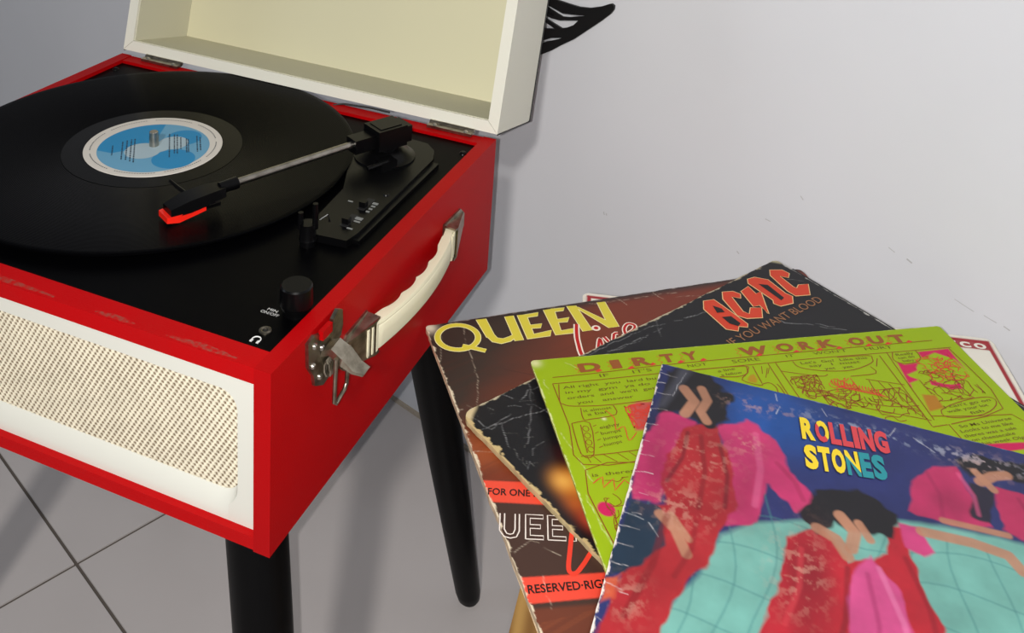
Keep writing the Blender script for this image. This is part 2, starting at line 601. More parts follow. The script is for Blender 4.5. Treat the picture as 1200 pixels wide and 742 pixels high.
# headphone symbol
bm = bmesh.new()
hc = (-0.0262, 0.0250)
pts = [(hc[0] + 0.0025 * math.cos(math.radians(t)), hc[1] + 0.0025 * math.sin(math.radians(t)), ZD + 0.0002) for t in range(-35, 216, 18)]
add_tube(bm, pts, 0.0004, 6)
for s in (-1, 1):
    add_box(bm, hc[0] + s * 0.0021 - 0.0007, hc[0] + s * 0.0021 + 0.0007, hc[1] - 0.0028, hc[1] - 0.0006, ZD, ZD + 0.0004)
sub(obj('headphone_symbol', bm, M['white_ink']), deck)

# control plate under the tonearm
plate_pts = [(-0.0585, 0.1270), (-0.0290, 0.1300), (-0.0270, 0.1420), (-0.0285, 0.2620), (-0.0340, 0.2760), (-0.0440, 0.2850), (-0.0700, 0.2870), (-0.0880, 0.2780), (-0.0900, 0.2450), (-0.0660, 0.1900), (-0.0620, 0.1450)]
plate = part(prism('control_plate', plate_pts, ZD, ZD + 0.0055, XY, M['plastic'], None, 0.0012, 2, True))
sub(box('side_ledge', -0.0285, -0.0235, 0.137, 0.262, ZD, ZD + 0.0030, M['plastic'], None, 0.0008), plate)
for (x, y) in ((-0.0400, 0.153), (-0.0405, 0.1775)):
    sub(box('switch_slot', x - 0.0028, x + 0.0028, y - 0.0085, y + 0.0085, ZD + 0.0050, ZD + 0.0058, M['rubber']), plate)
    sub(box('switch_lever', x - 0.0024, x + 0.0024, y - 0.0060, y - 0.0015, ZD + 0.0050, ZD + 0.0100, M['plastic'], None, 0.0008), plate)
pz = ZD + 0.0060
for (x, y, w, h) in ((-0.0345, 0.1440, 0.0042, 0.0012), (-0.0345, 0.1540, 0.0046, 0.0012), (-0.0352, 0.1580, 0.0052, 0.0030), (-0.0345, 0.1690, 0.0026, 0.0014), (-0.0345, 0.1730, 0.0026, 0.0014),
                     (-0.0345, 0.1770, 0.0030, 0.0014), (-0.0350, 0.1810, 0.0040, 0.0022), (-0.0520, 0.1760, 0.0036, 0.0010)):
    sub(box('printed_mark', x - w / 2, x + w / 2, y - h / 2, y + h / 2, pz - 0.0006, pz, M['grey_ink']), plate)
sub(lathe('screw', [(0, ZD + 0.0066), (0.0018, ZD + 0.0064), (0.0024, ZD + 0.0054), (0, ZD + 0.005)], M['plastic'], None, 14, -0.0345, 0.196), plate)

# tonearm
px_, py_ = -0.0640, 0.2500
arm = part(empty('tonearm'))
arm.matrix_parent_inverse = Matrix.Identity(4)
arm.location = (px_ - PO.x, py_ - PO.y, 0)


def apart(o):
    o.parent = arm
    o.matrix_parent_inverse = Matrix.Translation((-px_, -py_, 0))
    return o


apart(lathe('pivot_base', [(0.0235, ZD + 0.005), (0.0235, ZD + 0.0068), (0.0200, ZD + 0.0078), (0.0160, ZD + 0.0110), (0.0120, ZD + 0.0128), (0.0095, ZD + 0.0130), (0.0095, ZD + 0.0180), (0, ZD + 0.018)], M['plastic'], None, 48, px_, py_))
dirv = Vector((-0.1105 + 0.0662, 0.1353 - 0.2098 - 0.01, 0)).normalized()       # from pivot to head, in plan
ang = math.atan2(dirv.y, dirv.x)
nrm = Vector((-dirv.y, dirv.x, 0))


def P3(l, s, z):
    v = Vector((px_, py_, 0)) + dirv * l + nrm * s
    return (v.x, v.y, z)


def armbox(name, l0, l1, s0, s1, z0, z1, m, bev=0.001, taper=0.0):
    bm = bmesh.new()
    vs = []
    for z, q in ((z0, 0), (z1, taper)):
        for l, s in ((l0 + q, s0 + q), (l1 - q, s0 + q), (l1 - q, s1 - q), (l0 + q, s1 - q)):
            vs.append(bm.verts.new(P3(l, s, z)))
    for f in ((0, 3, 2, 1), (4, 5, 6, 7), (0, 1, 5, 4), (1, 2, 6, 5), (2, 3, 7, 6), (3, 0, 4, 7)):
        bm.faces.new([vs[i] for i in f])
    return apart(obj(name, bm, m, None, True, bev, 2))


zt = ZT + 0.0285
armbox('pivot_block', -0.013, 0.013, -0.0105, 0.0105, ZT + 0.0120, zt, M['plastic'], 0.0016)
armbox('block_cap', -0.0095, 0.0095, -0.0075, 0.0075, zt - 0.0002, zt + 0.0006, M['plastic'], 0.0003)
armbox('counterweight', -0.0185, -0.012, -0.0090, 0.0090, ZT + 0.0135, zt - 0.002, M['plastic'], 0.002)
armbox('arm_collar', 0.012, 0.031, -0.0062, 0.0062, ZT + 0.0135, ZT + 0.0245, M['plastic'], 0.0015)
apart(tube('lift_lever', [P3(0.004, 0.020, ZD + 0.006), P3(0.012, 0.020, ZD + 0.012), P3(0.030, 0.021, ZD + 0.012)], 0.0016, M['plastic'], None, 8))
armbox('lift_post', 0.004, 0.018, 0.012, 0.022, ZD + 0.004, ZD + 0.0125, M['plastic'], 0.001)
Lh = 0.1265
apart(tube('arm_tube', [P3(0.028, 0, ZT + 0.0195), P3(Lh, 0, ZT + 0.0160)], 0.0027, M['steel'], None, 16))
apart(tube('head_collar', [P3(Lh - 0.003, 0, ZT + 0.0160), P3(Lh + 0.010, 0, ZT + 0.0155)], [0.0044, 0.0040], M['plastic'], None, 16))
# headshell: tapering wedge with a finger tab
bm = bmesh.new()
prof = [(Lh + 0.008, 0.0065, 0.0115, 0.0175), (Lh + 0.018, 0.0085, 0.0105, 0.0180), (Lh + 0.034, 0.0085, 0.0085, 0.0165), (Lh + 0.047, 0.0070, 0.0075, 0.0130)]
rings = []
for l, s, z0, z1 in prof:
    rings.append([bm.verts.new(P3(l, a, ZT + z)) for a, z in ((-s, z0), (s, z0), (s * 0.85, z1), (-s * 0.85, z1))])
for A_, B_ in zip(rings, rings[1:]):
    for k in range(4):
        bm.faces.new((A_[k], A_[(k + 1) % 4], B_[(k + 1) % 4], B_[k]))
bm.faces.new(rings[0][::-1]); bm.faces.new(rings[-1])
apart(obj('headshell', bm, M['plastic'], None, True, 0.0008, 2))
apart(tube('finger_lift', [P3(Lh + 0.030, -0.007, ZT + 0.014), P3(Lh + 0.033, -0.016, ZT + 0.0165), P3(Lh + 0.036, -0.021, ZT + 0.020)], [0.0014, 0.0013, 0.0011], M['plastic'], None, 8))
armbox('cartridge', Lh + 0.012, Lh + 0.030, -0.0060, 0.0060, ZT + 0.0060, ZT + 0.0120, M['plastic'], 0.0008)
bm = bmesh.new()
prof = [(Lh + 0.0230, 0.0072, 0.0062, 0.0092), (Lh + 0.0420, 0.0078, 0.0034, 0.0088), (Lh + 0.0500, 0.0066, 0.0046, 0.0086)]
rings = []
for l, s, z0, z1 in prof:
    rings.append([bm.verts.new(P3(l, a, ZT + z)) for a, z in ((-s, z0), (s, z0), (s, z1), (-s, z1))])
for A_, B_ in zip(rings, rings[1:]):
    for k in range(4):
        bm.faces.new((A_[k], A_[(k + 1) % 4], B_[(k + 1) % 4], B_[k]))
bm.faces.new(rings[0][::-1]); bm.faces.new(rings[-1])
apart(obj('stylus', bm, M['stylus'], None, False, 0.0006, 1))
bm = bmesh.new()
add_box(bm, 0, 0.010, 0, 0.0008, 0, 0.0014)
clip = obj('side_screw', bm, M['steel'], None)
clip.data.transform(Matrix.Translation(P3(Lh + 0.013, 0.0074, ZT + 0.0098)) @ Matrix.Rotation(ang, 4, 'Z'))
apart(clip)

# arm rest post
rest = part(lathe('arm_rest', [(0, ZD + 0.016), (0.0052, ZD + 0.016), (0.0055, ZD + 0.006), (0.0060, ZD + 0.0045), (0.0052, ZD + 0.0040), (0.0052, ZD), (0, ZD)], M['plastic'], None, 24, -0.0535, 0.1225))
for dx, h in ((-0.0042, 0.0235), (0.0042, 0.0300)):
    sub(tube('prong', [(-0.0535 + dx, 0.1225 + dx * 0.5, ZD + 0.012), (-0.0535 + dx, 0.1225 + dx * 0.5, ZD + h)], [0.0021, 0.0018], M['plastic'], None, 10), rest)
sub(tube('locking_hook', [(-0.047, 0.126, ZD + 0.018), (-0.043, 0.130, ZD + 0.021), (-0.040, 0.127, ZD + 0.018)], 0.0007, M['plastic'], None, 6), rest)

# latch on the right face
lat = part(prism('latch', [(0.0335, 0.5170), (0.0400, 0.5188), (0.0480, 0.5150), (0.0560, 0.5150), (0.0600, 0.5110), (0.0612, 0.5010), (0.0590, 0.4800), (0.0510, 0.4785), (0.0420, 0.4840), (0.0400, 0.4920), (0.0345, 0.5010)],
                 0.0, 0.0022, YZ, M['oldsteel'], None, 0.0008, 2, True))
sub(prism('catch_plate', [(0.0560, 0.5075), (0.0575, 0.5190), (0.0630, 0.5225), (0.0680, 0.5195), (0.0690, 0.5090), (0.0670, 0.5030), (0.0590, 0.5000)], 0.0018, 0.0042, YZ, M['oldsteel'], None, 0.0007, 2, True), lat)
sub(box('red_pad', 0.0016, 0.0046, 0.0455, 0.0560, 0.5125, 0.5185, M['red'], None, 0.0006), lat)
for y, z in ((0.0400, 0.5120), (0.0385, 0.5000), (0.0480, 0.5060), (0.0460, 0.4880)):
    bm = bmesh.new()
    add_lathe(bm, [(0, 0.0020), (0.0012, 0.0018), (0.0020, 0.0008), (0.0021, 0)], 14)
    bm.transform(Matrix.Translation((0.0022, y, z)) @ Matrix.Rotation(math.pi / 2, 4, 'Y'))
    sub(obj('rivet', bm, M['steel'], None, True), lat)
# folding lever: a creased tab standing out of the plate
bm = bmesh.new()
sec = [((0.0030, 0.0470, 0.5045), (0.0030, 0.0570, 0.5055)), ((0.0090, 0.0470, 0.5075), (0.0090, 0.0575, 0.5085)), ((0.0160, 0.0475, 0.5025), (0.0160, 0.0590, 0.5035)),
       ((0.0215, 0.0510, 0.4940), (0.0215, 0.0615, 0.4945)), ((0.0270, 0.0545, 0.4915), (0.0270, 0.0615, 0.4920))]
top = [[bm.verts.new(p) for p in s] for s in sec]
bot = [[bm.verts.new((p[0] - 0.0012, p[1] + 0.0002, p[2] - (0.0048 if p[0] < 0.02 else 0.0022))) for p in s] for s in sec]
for L_ in (top, bot):
    for A_, B_ in zip(L_, L_[1:]):
        bm.faces.new((A_[0], A_[1], B_[1], B_[0]))
for k in range(4):
    for e in (0, 1):
        bm.faces.new((top[k][e], top[k + 1][e], bot[k + 1][e], bot[k][e]))
for k in (0, 4):
    bm.faces.new((top[k][0], top[k][1], bot[k][1], bot[k][0]))
sub(obj('lever', bm, M['oldsteel'], None, False, 0.0005, 1), lat)
sub(tube('wire_bail', [(0.0130, 0.0462, 0.5030), (0.0125, 0.0464, 0.4880), (0.0120, 0.0468, 0.4730), (0.0120, 0.0490, 0.4705), (0.0120, 0.0585, 0.4735), (0.0120, 0.0610, 0.4765), (0.0125, 0.0612, 0.4900), (0.0130, 0.0612, 0.5020)], 0.0013, M['oldsteel'], None, 10), lat)
bm = bmesh.new()
add_tube(bm, [(0.0045 + 0.0022 * math.cos(k * 0.9), 0.0505 + k * 0.00022, 0.4900 + 0.0055 * math.sin(k * 0.9)) for k in range(44)], 0.0009, 6)
sub(obj('spring', bm, M['oldsteel'], None, True), lat)

# carrying handle and its end brackets
HZ = 0.4805
hand = part(empty('handle'))
hand.matrix_parent_inverse = Matrix.Identity(4)
hand.location = (0 - PO.x, 0.155 - PO.y, HZ)


def hpart(o):
    o.parent = hand
    o.matrix_parent_inverse = Matrix.Translation((0, -0.155, -HZ))
    return o


for y0, y1, sgn in ((0.0715, 0.1050, 1), (0.2215, 0.2590, -1)):
    ym = y0 if sgn > 0 else y1
    ye = y1 if sgn > 0 else y0
    base = [(ym, HZ + 0.0055), (ym + sgn * 0.008, HZ + 0.0130), (ye, HZ + 0.0145), (ye, HZ - 0.0145), (ym + sgn * 0.008, HZ - 0.0130), (ym, HZ - 0.0055)]
    bm = bmesh.new()
    add_prism(bm, base, 0.0, 0.0016, YZ)
    # hood rising towards the strap: top and bottom cheeks and a sloped cover
    for s in (1, -1):
        vs = [bm.verts.new(p) for p in ((0.0016, ym + sgn * 0.004, HZ + s * 0.0085), (0.0016, ye, HZ + s * 0.0138), (0.0105, ye, HZ + s * 0.0130), (0.0105, ye - sgn * 0.004, HZ + s * 0.0125),
                                        (0.0016, ym + sgn * 0.004, HZ + s * 0.0073), (0.0016, ye, HZ + s * 0.0124), (0.0105, ye, HZ + s * 0.0116), (0.0105, ye - sgn * 0.004, HZ + s * 0.0111))]
        for f in ((0, 1, 2, 3), (4, 7, 6, 5), (0, 4, 5, 1), (1, 5, 6, 2), (2, 6, 7, 3), (3, 7, 4, 0)):
            bm.faces.new([vs[i] for i in f])
    vs = [bm.verts.new(p) for p in ((0.0016, ym + sgn * 0.002, HZ + 0.0080), (0.0016, ym + sgn * 0.002, HZ - 0.0080), (0.0105, ye - sgn * 0.0045, HZ - 0.0125), (0.0105, ye - sgn * 0.0045, HZ + 0.0125),
                                    (0.0005, ym + sgn * 0.004, HZ + 0.0080), (0.0005, ym + sgn * 0.004, HZ - 0.0080), (0.0095, ye - sgn * 0.0035, HZ - 0.0125), (0.0095, ye - sgn * 0.0035, HZ + 0.0125))]
    for f in ((0, 1, 2, 3), (4, 7, 6, 5), (0, 4, 5, 1), (1, 5, 6, 2), (2, 6, 7, 3), (3, 7, 4, 0)):
        bm.faces.new([vs[i] for i in f])
    hpart(obj('end_bracket', bm, M['oldsteel'], None, False, 0.0003, 1))
# strap: bowed, with finger scallops on the inner side
bm = bmesh.new()
NS = 64
rings = []
for k in range(NS + 1):
    t = k / NS
    y = 0.0905 + 0.1375 * t
    bow = math.sin(math.pi * t)
    xc = 0.0030 + 0.0095 * bow ** 0.8
    th = 0.0030 + (0.0006 if 0.1 < t < 0.9 else 0)
    sc = 0.0
    if 0.2 < t < 0.8:
        sc = 0.0022 * abs(math.sin(math.pi * (t - 0.2) / 0.6 * 4)) ** 0.7
    hh = 0.0103 - 0.0010 * bow
    prof = [(th, -hh), (th + 0.0008, -hh * 0.6), (th + 0.0010, 0), (th + 0.0008, hh * 0.6), (th + 0.0002, hh * 0.70), (th + 0.0006, hh * 0.80), (th, hh), (0, hh + 0.0004), (-th + sc, hh), (-th + sc, -hh)]
    rings.append([bm.verts.new((xc + a, y, HZ + b)) for a, b in prof])
for A_, B_ in zip(rings, rings[1:]):
    m_ = len(A_)
    for q in range(m_):
        bm.faces.new((A_[q], A_[(q + 1) % m_], B_[(q + 1) % m_], B_[q]))
bm.faces.new(rings[0][::-1]); bm.faces.new(rings[-1])
strap = hpart(obj('grip', bm, M['handle'], None, True))
for e in (0, 1):
    for k in range(3):
        t = 0.025 + 0.028 * k if e == 0 else 0.975 - 0.028 * k
        y = 0.0905 + 0.1375 * t
        xc = 0.0030 + 0.0095 * math.sin(math.pi * t) ** 0.8
        hpart(box('rib', xc + 0.0025, xc + 0.0046, y - 0.0010, y + 0.0010, HZ - 0.0098, HZ + 0.0094, M['handle'], None, 0.0006))

# four splayed tapering legs
def leg(tx, ty, fx, fy):
    pts, rad = [], []
    T, Fv = Vector((tx, ty, ZB + 0.002)), Vector((fx, fy, 0.0))
    for t, r in ((0, 0.0195), (0.25, 0.0188), (0.5, 0.0170), (0.75, 0.0145), (0.965, 0.0122), (0.99, 0.0108), (1.0, 0.0085)):
        pts.append(T.lerp(Fv, t)); rad.append(r)
    bm = bmesh.new()
    rings = []
    for p, r in zip(pts, rad):
        rings.append([bm.verts.new((p.x + r * math.cos(2 * math.pi * k / 28), p.y + r * math.sin(2 * math.pi * k / 28), p.z)) for k in range(28)])
    for A_, B_ in zip(rings, rings[1:]):
        for k in range(28):
            bm.faces.new((A_[k], A_[(k + 1) % 28], B_[(k + 1) % 28], B_[k]))
    bm.faces.new(rings[0][::-1]); bm.faces.new(rings[-1])
    part(obj('leg', bm, M['leg'], None, True))


leg(-0.0441, 0.2805, -0.0114, 0.3677)
leg(-0.0453, 0.0498, 0.0152, 0.0054)
leg(-W + 0.0441, 0.2805, -W + 0.0114, 0.3677)
leg(-W + 0.0453, 0.0498, -W - 0.0152, 0.0054)

# lid, leaning back on its hinges
AL = 0.2488
LD, LH, LT = 0.0844, 0.3228, 0.0095
lid = part(empty('lid'))
lid.matrix_parent_inverse = Matrix.Identity(4)
lid.location = (0 - PO.x, 0.3245 - PO.y, ZT + 0.0035)
lid.rotation_euler.x = -AL
# lid-local: x from -W to 0, y = depth away from the opening, z = up the lid


def lpart(name, bm, m, bev=0.0, smooth=False):
    return obj(name, bm, m, lid, smooth, bev, 2)


def mitred(pts_front):
    bm = bmesh.new()
    add_prism(bm, pts_front, 0.0, LD - 0.004, XZ)
    return bm


g = 0.0002
lpart('lid_wall', mitred([(-W + g, 0), (-g, 0), (-LT - g, LT), (-W + LT + g, LT)]), M['cream'], 0.0007)
lpart('lid_wall', mitred([(-W + g, LH), (-W + LT + g, LH - LT), (-LT - g, LH - LT), (-g, LH)]), M['cream'], 0.0007)
lpart('lid_wall', mitred([(0, g), (0, LH - g), (-LT, LH - LT - g), (-LT, LT + g)]), M['cream'], 0.0007)
lpart('lid_wall', mitred([(-W, g), (-W + LT, LT + g), (-W + LT, LH - LT - g), (-W, LH - g)]), M['cream'], 0.0007)
bm = bmesh.new(); add_box(bm, -W + 0.0003, -0.0003, LD - 0.0042, LD, 0.0003, LH - 0.0003)
lpart('lid_panel', bm, M['cream'], 0.0010)
bm = bmesh.new(); add_box(bm, -W + LT, -LT, LD - 0.0052, LD - 0.0040, LT, LH - LT)
lpart('lid_liner', bm, M['liner'])
th = 0.0006
for nm_, b_ in (('liner_strip', (-W + LT, -LT, 0.0025, LD - 0.005, LT, LT + th)), ('liner_strip', (-W + LT, -LT, 0.0025, LD - 0.005, LH - LT - th, LH - LT)),
                ('liner_strip', (-W + LT, -W + LT + th, 0.0025, LD - 0.005, LT, LH - LT)), ('liner_strip', (-LT - th, -LT, 0.0025, LD - 0.005, LT, LH - LT))):
    bm = bmesh.new(); add_box(bm, *b_)
    lpart(nm_, bm, M['liner_edge'])
for x_ in (-0.0002, -W + 0.0002):  # thin dark line modelled along the lid's bottom and back edges
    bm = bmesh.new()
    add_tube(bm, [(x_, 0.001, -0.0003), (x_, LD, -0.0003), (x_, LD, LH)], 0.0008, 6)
    lpart('dark_edge_line', bm, M['rubber'])
# hinges between box and lid
for hx in (-0.352, -0.060):
    h = part(box('hinge', hx, hx + 0.040, D - 0.0065, D + 0.0012, ZT - 0.0002, ZT + 0.0022, M['oldsteel'], None, 0.0006))
    bm = bmesh.new()
    add_tube(bm, [(hx, D + 0.0010, ZT + 0.0022), (hx + 0.040, D + 0.0010, ZT + 0.0022)], 0.0019, 10)
    sub(obj('hinge_barrel', bm, M['oldsteel'], None, True), h)
    for dx in (0.006, 0.034):
        sub(lathe('screw', [(0, ZT + 0.0034), (0.0012, ZT + 0.0032), (0.0020, ZT + 0.0022), (0, ZT + 0.002)], M['steel'], None, 12, hx + dx, D - 0.0035), h)
# lid stay wire behind the rim
part(tube('lid_stay', [(-0.150, D - 0.004, ZT - 0.001), (-0.142, D - 0.001, ZT + 0.0006), (-0.118, D + 0.001, ZT + 0.0016), (-0.098, D + 0.001, ZT + 0.0016)], 0.0008, M['rubber'], None, 6))

# ------------------------------------------------------------------ the record on the platter
ZR = ZT + 0.0014
rec = empty('vinyl_record', (SX, SY, ZR))
tag(rec, 'black vinyl long-playing record with blue and white label on the platter', 'record')
ZS = 0.0016
lathe('disc', [(0.0040, 0), (0.1500, 0), (0.1508, 0.0004), (0.1508, 0.0015), (0.1500, 0.0019), (0.1465, ZS), (0.0660, ZS), (0.0655, ZS - 0.0002), (0.0505, ZS - 0.0002), (0.0500, ZS), (0.0040, ZS), (0.0040, 0)], M['vinyl'], rec, 160)
lathe('run_out_band', [(0.0508, ZS - 0.0002), (0.0508, ZS - 0.00005), (0.0650, ZS - 0.00005), (0.0650, ZS - 0.0002)], M['deadwax'], rec, 128)
lab = lathe('label', [(0.0040, ZS - 0.0003), (0.0040, ZS + 0.0003), (0.0500, ZS + 0.0003), (0.0502, ZS), (0.0502, ZS - 0.0003)], M['lab_white'], rec, 96)
E1 = Vector((0.78282, 0.62224, 0)); E2 = Vector((-0.62224, 0.78282, 0))


def lab_print(name, polys, z, m):
    bm = bmesh.new()
    for q_, pl in enumerate(polys):
        z = z + (4e-6 if len(polys) < 10 else 0)
        vs = [bm.verts.new(E1 * (a * 0.001) + E2 * (b * 0.001) + Vector((0, 0, z))) for a, b in pl]
        bm.faces.new(vs)
    for f in bm.faces:
        f.normal_update()
        if f.normal.z < 0: f.normal_flip()
    me = bpy.data.meshes.new(name); bm.to_mesh(me); bm.free()
    return link(name, me, m, lab)


def circ(cx, cy, r, a0=0, a1=360, n=40):
    return [(cx + r * math.cos(math.radians(a0 + (a1 - a0) * k / n)), cy + r * math.sin(math.radians(a0 + (a1 - a0) * k / n))) for k in range(n + (0 if a1 - a0 == 360 else 1))]


zl = ZS + 0.00038
lab_print('blue_field', [circ(0, -3, 40.5, n=64)], zl, M['lab_mid'])
lab_print('blue_swirl', [circ(0, -3, 40.2, 78, 178, 30) + [(-30, -8), (-18, -5), (-12, 3), (-2, 5), (2, 12)], circ(14, -25, 15.5), circ(22, 10, 13)], zl + 0.00006, M['lab_blue'])
lab_print('pale_swirl', [circ(-8, -8, 13), circ(14, 2, 11), circ(3, -3, 9)], zl + 0.00009, M['lab_pale'])
dash = []
for cx_, y0_, y1_ in ((-29.5, -12, 4), (-22.6, -20, 8), (-19.5, -21, 10), (-16.5, -24, 12), (-14, -26, 14), (11.1, -22, 18), (14.7, -16, 16), (16.8, -17, 14), (19.4, -10, 10), (23.5, -16, 6), (24.9, -16, 6), (31.3, -16, 10), (33.6, -14, 8)):
    y_ = y0_
    while y_ < y1_:
        l_ = random.uniform(0.9, 2.6)
        dash.append([(cx_ - 0.5, y_), (cx_ + 0.5, y_), (cx_ + 0.5, y_ + l_), (cx_ - 0.5, y_ + l_)])
        y_ += l_ + random.uniform(0.5, 0.9)
for k in range(150):
    if k % 19 in (0, 1, 2): continue
    a_ = math.radians(k * 2.4)
    c_, s_ = math.cos(a_), math.sin(a_)
    dash.append([((45.4 + r) * c_ - q * s_, (45.4 + r) * s_ + q * c_) for r, q in ((-0.35, -0.7), (0.35, -0.7), (0.35, 0.5), (-0.35, 0.5))])
lab_print('small_print', dash, zl + 0.00014, M['lab_ink'])['kind'] = 'stuff'

# ------------------------------------------------------------------ black wing ornament on the wall
outer = [(-0.1869, 0.5795), (-0.1732, 0.5792), (-0.1609, 0.5793), (-0.1478, 0.5815), (-0.1354, 0.5862), (-0.1274, 0.5906), (-0.1238, 0.5921), (-0.121, 0.5908), (-0.1212, 0.5871), (-0.1243, 0.5821), (-0.1339, 0.5725), (-0.1488, 0.559), (-0.1641, 0.5452), (-0.18, 0.5338), (-0.1907, 0.5253), (-0.2052, 0.5161), (-0.222, 0.508), (-0.241, 0.503), (-0.261, 0.505), (-0.276, 0.517), (-0.284, 0.54), (-0.282, 0.57), (-0.269, 0.595), (-0.248, 0.602), (-0.224, 0.595), (-0.203, 0.584)]
holes = [[(-0.219, 0.578), (-0.1994, 0.5719), (-0.1789, 0.5681), (-0.1644, 0.5705), (-0.1492, 0.5736), (-0.1566, 0.5707), (-0.1718, 0.5657), (-0.1796, 0.5641), (-0.1996, 0.5689), (-0.22, 0.574)], [(-0.217, 0.57), (-0.1993, 0.5652), (-0.1875, 0.5634), (-0.1897, 0.5625), (-0.1997, 0.564), (-0.217, 0.568)], [(-0.223, 0.565), (-0.2007, 0.5609), (-0.1929, 0.5595), (-0.1815, 0.5602), (-0.1595, 0.5661), (-0.1654, 0.5592), (-0.174, 0.554), (-0.1795, 0.552), (-0.2008, 0.5569), (-0.223, 0.56)], [(-0.225, 0.556), (-0.2011, 0.5539), (-0.1856, 0.5494), (-0.2004, 0.5463), (-0.225, 0.545)], [(-0.223, 0.517), (-0.2032, 0.5321), (-0.192, 0.5387), (-0.1763, 0.5434), (-0.1828, 0.5394), (-0.1973, 0.5328), (-0.2034, 0.5286), (-0.221, 0.515)]]
cu = bpy.data.curves.new('wing_ornament', 'CURVE')
cu.dimensions = '2D'; cu.fill_mode = 'BOTH'; cu.extrude = 0.0012; cu.bevel_depth = 0.0003
for pl in [outer] + holes:
    sp = cu.splines.new('POLY'); sp.points.add(len(pl) - 1); sp.use_cyclic_u = True
    for q, (a, z) in zip(sp.points, pl): q.co = (a + 0.2020, z - 0.550, 0, 1)
tmp = bpy.data.objects.new('wing_curve', cu); COL.objects.link(tmp)
me = bpy.data.meshes.new_from_object(tmp.evaluated_get(bpy.context.evaluated_depsgraph_get()))
bpy.data.objects.remove(tmp)
me.name = 'wing_ornament'
me.materials.clear()
me.transform(Matrix.Rotation(math.pi / 2, 4, 'X'))
wing = link('wing_ornament', me, M['black_metal'])
wing.location = WN * (WD - 0.0016) + WT * -0.2020 + Vector((0, 0, 0.550))
wing.rotation_euler.z = wall_rot
tag(wing, 'black wing-shaped wall ornament with slits, peeping out beside the lid', 'wall ornament')

# ------------------------------------------------------------------ wooden stool under the sleeves
ST = 0.4165
SCX, SCY = 0.290, 0.155
stool = empty('wooden_stool', (SCX, SCY, 0))
stool.rotation_euler.z = math.radians(-21)
tag(stool, 'brown wooden stool hidden beneath the pile of record sleeves', 'stool')
prism('seat', rrect(-0.125, 0.125, -0.125, 0.125, 0.02), ST - 0.022, ST, XY, M['wood'], stool, 0.003, 2)
for sx in (-1, 1):
    for sy in (-1, 1):
        bm = bmesh.new()
        rings = []
        for z, o_, w_ in ((ST - 0.022, 0.108, 0.017), (0.0, 0.150, 0.013)):
            rings.append([bm.verts.new((sx * o_ + a * w_, sy * o_ + b * w_, z)) for a, b in ((-1, -1), (1, -1), (1, 1), (-1, 1))])
        for k in range(4):
            bm.faces.new((rings[0][k], rings[0][(k + 1) % 4], rings[1][(k + 1) % 4], rings[1][k]))
        bm.faces.new(rings[0]); bm.faces.new(rings[1][::-1])
        obj('leg', bm, M['wood'], stool, False, 0.002, 2)
for s in (-1, 1):
    box('stretcher', -0.128, 0.128, s * 0.132 - 0.008, s * 0.132 + 0.008, 0.155, 0.180, M['wood'], stool, 0.002)
    box('stretcher', s * 0.128 - 0.008, s * 0.128 + 0.008, -0.128, 0.128, 0.195, 0.220, M['wood'], stool, 0.002)

# ------------------------------------------------------------------ record sleeves
class Paint:
    """ink laid down per vertex on a fine sheet; X, Y in millimetres from the top left corner"""
    def __init__(self, X, Y, base):
        self.X, self.Y = X, Y
        self.C = np.tile(np.array(lin(base)), (len(X), 1))

    def blend(self, a, rgb):
        a = np.clip(a, 0, 1)[:, None]
        self.C = self.C * (1 - a) + np.array(lin(rgb))[None] * a

    def sd_poly(self, pts):
        X, Y = self.X, self.Y
        d = np.full(len(X), 1e9)
        inside = np.zeros(len(X), bool)
        n = len(pts)
        for i in range(n):
            ax, ay = pts[i]
            bx, by = pts[(i + 1) % n]
            ex, ey = bx - ax, by - ay
            t = np.clip(((X - ax) * ex + (Y - ay) * ey) / (ex * ex + ey * ey + 1e-9), 0, 1)
            d = np.minimum(d, (X - ax - ex * t) ** 2 + (Y - ay - ey * t) ** 2)
            if ey != 0:
                inside ^= ((ay > Y) != (by > Y)) & (X < (bx - ax) * (Y - ay) / (by - ay) + ax)
        d = np.sqrt(d)
        return np.where(inside, d, -d)

    def poly(self, pts, rgb, soft=0.5, k=1.0, wob=0.0):
        s = self.sd_poly(pts)
        if wob: s = s + wob * (fbm(self.X * 0.06, self.Y * 0.06, 3) - 0.5) * 2
        self.blend(k * np.clip(0.5 + s / (2 * soft), 0, 1), rgb)

    def stroke(self, pts, rgb, w, soft=0.4, k=1.0):
        d = np.full(len(self.X), 1e9)
        for (ax, ay), (bx, by) in zip(pts, pts[1:]):
            ex, ey = bx - ax, by - ay
            t = np.clip(((self.X - ax) * ex + (self.Y - ay) * ey) / (ex * ex + ey * ey + 1e-9), 0, 1)
            d = np.minimum(d, np.hypot(self.X - ax - ex * t, self.Y - ay - ey * t))
        self.blend(k * np.clip((w / 2 - d) / soft + 0.5, 0, 1), rgb)

    def blob(self, c, r, rgb, k=1.0, p=2.0):
        d = np.hypot((self.X - c[0]) / r[0], (self.Y - c[1]) / r[1])
        self.blend(k * np.exp(-d ** p), rgb)


def vnoise(x, y, seed=0):
    xi, yi = np.floor(x).astype(np.int64), np.floor(y).astype(np.int64)
    fx, fy = x - xi, y - yi
    fx, fy = fx * fx * (3 - 2 * fx), fy * fy * (3 - 2 * fy)

    def h(a, b):
        n = (a * 374761393 + b * 668265263 + seed * 1442695041) & 0x7fffffff
        n = ((n ^ (n >> 13)) * 1274126177) & 0x7fffffff
        return ((n ^ (n >> 16)) & 0xffff) / 65535.0
    return (h(xi, yi) * (1 - fx) + h(xi + 1, yi) * fx) * (1 - fy) + (h(xi, yi + 1) * (1 - fx) + h(xi + 1, yi + 1) * fx) * fy


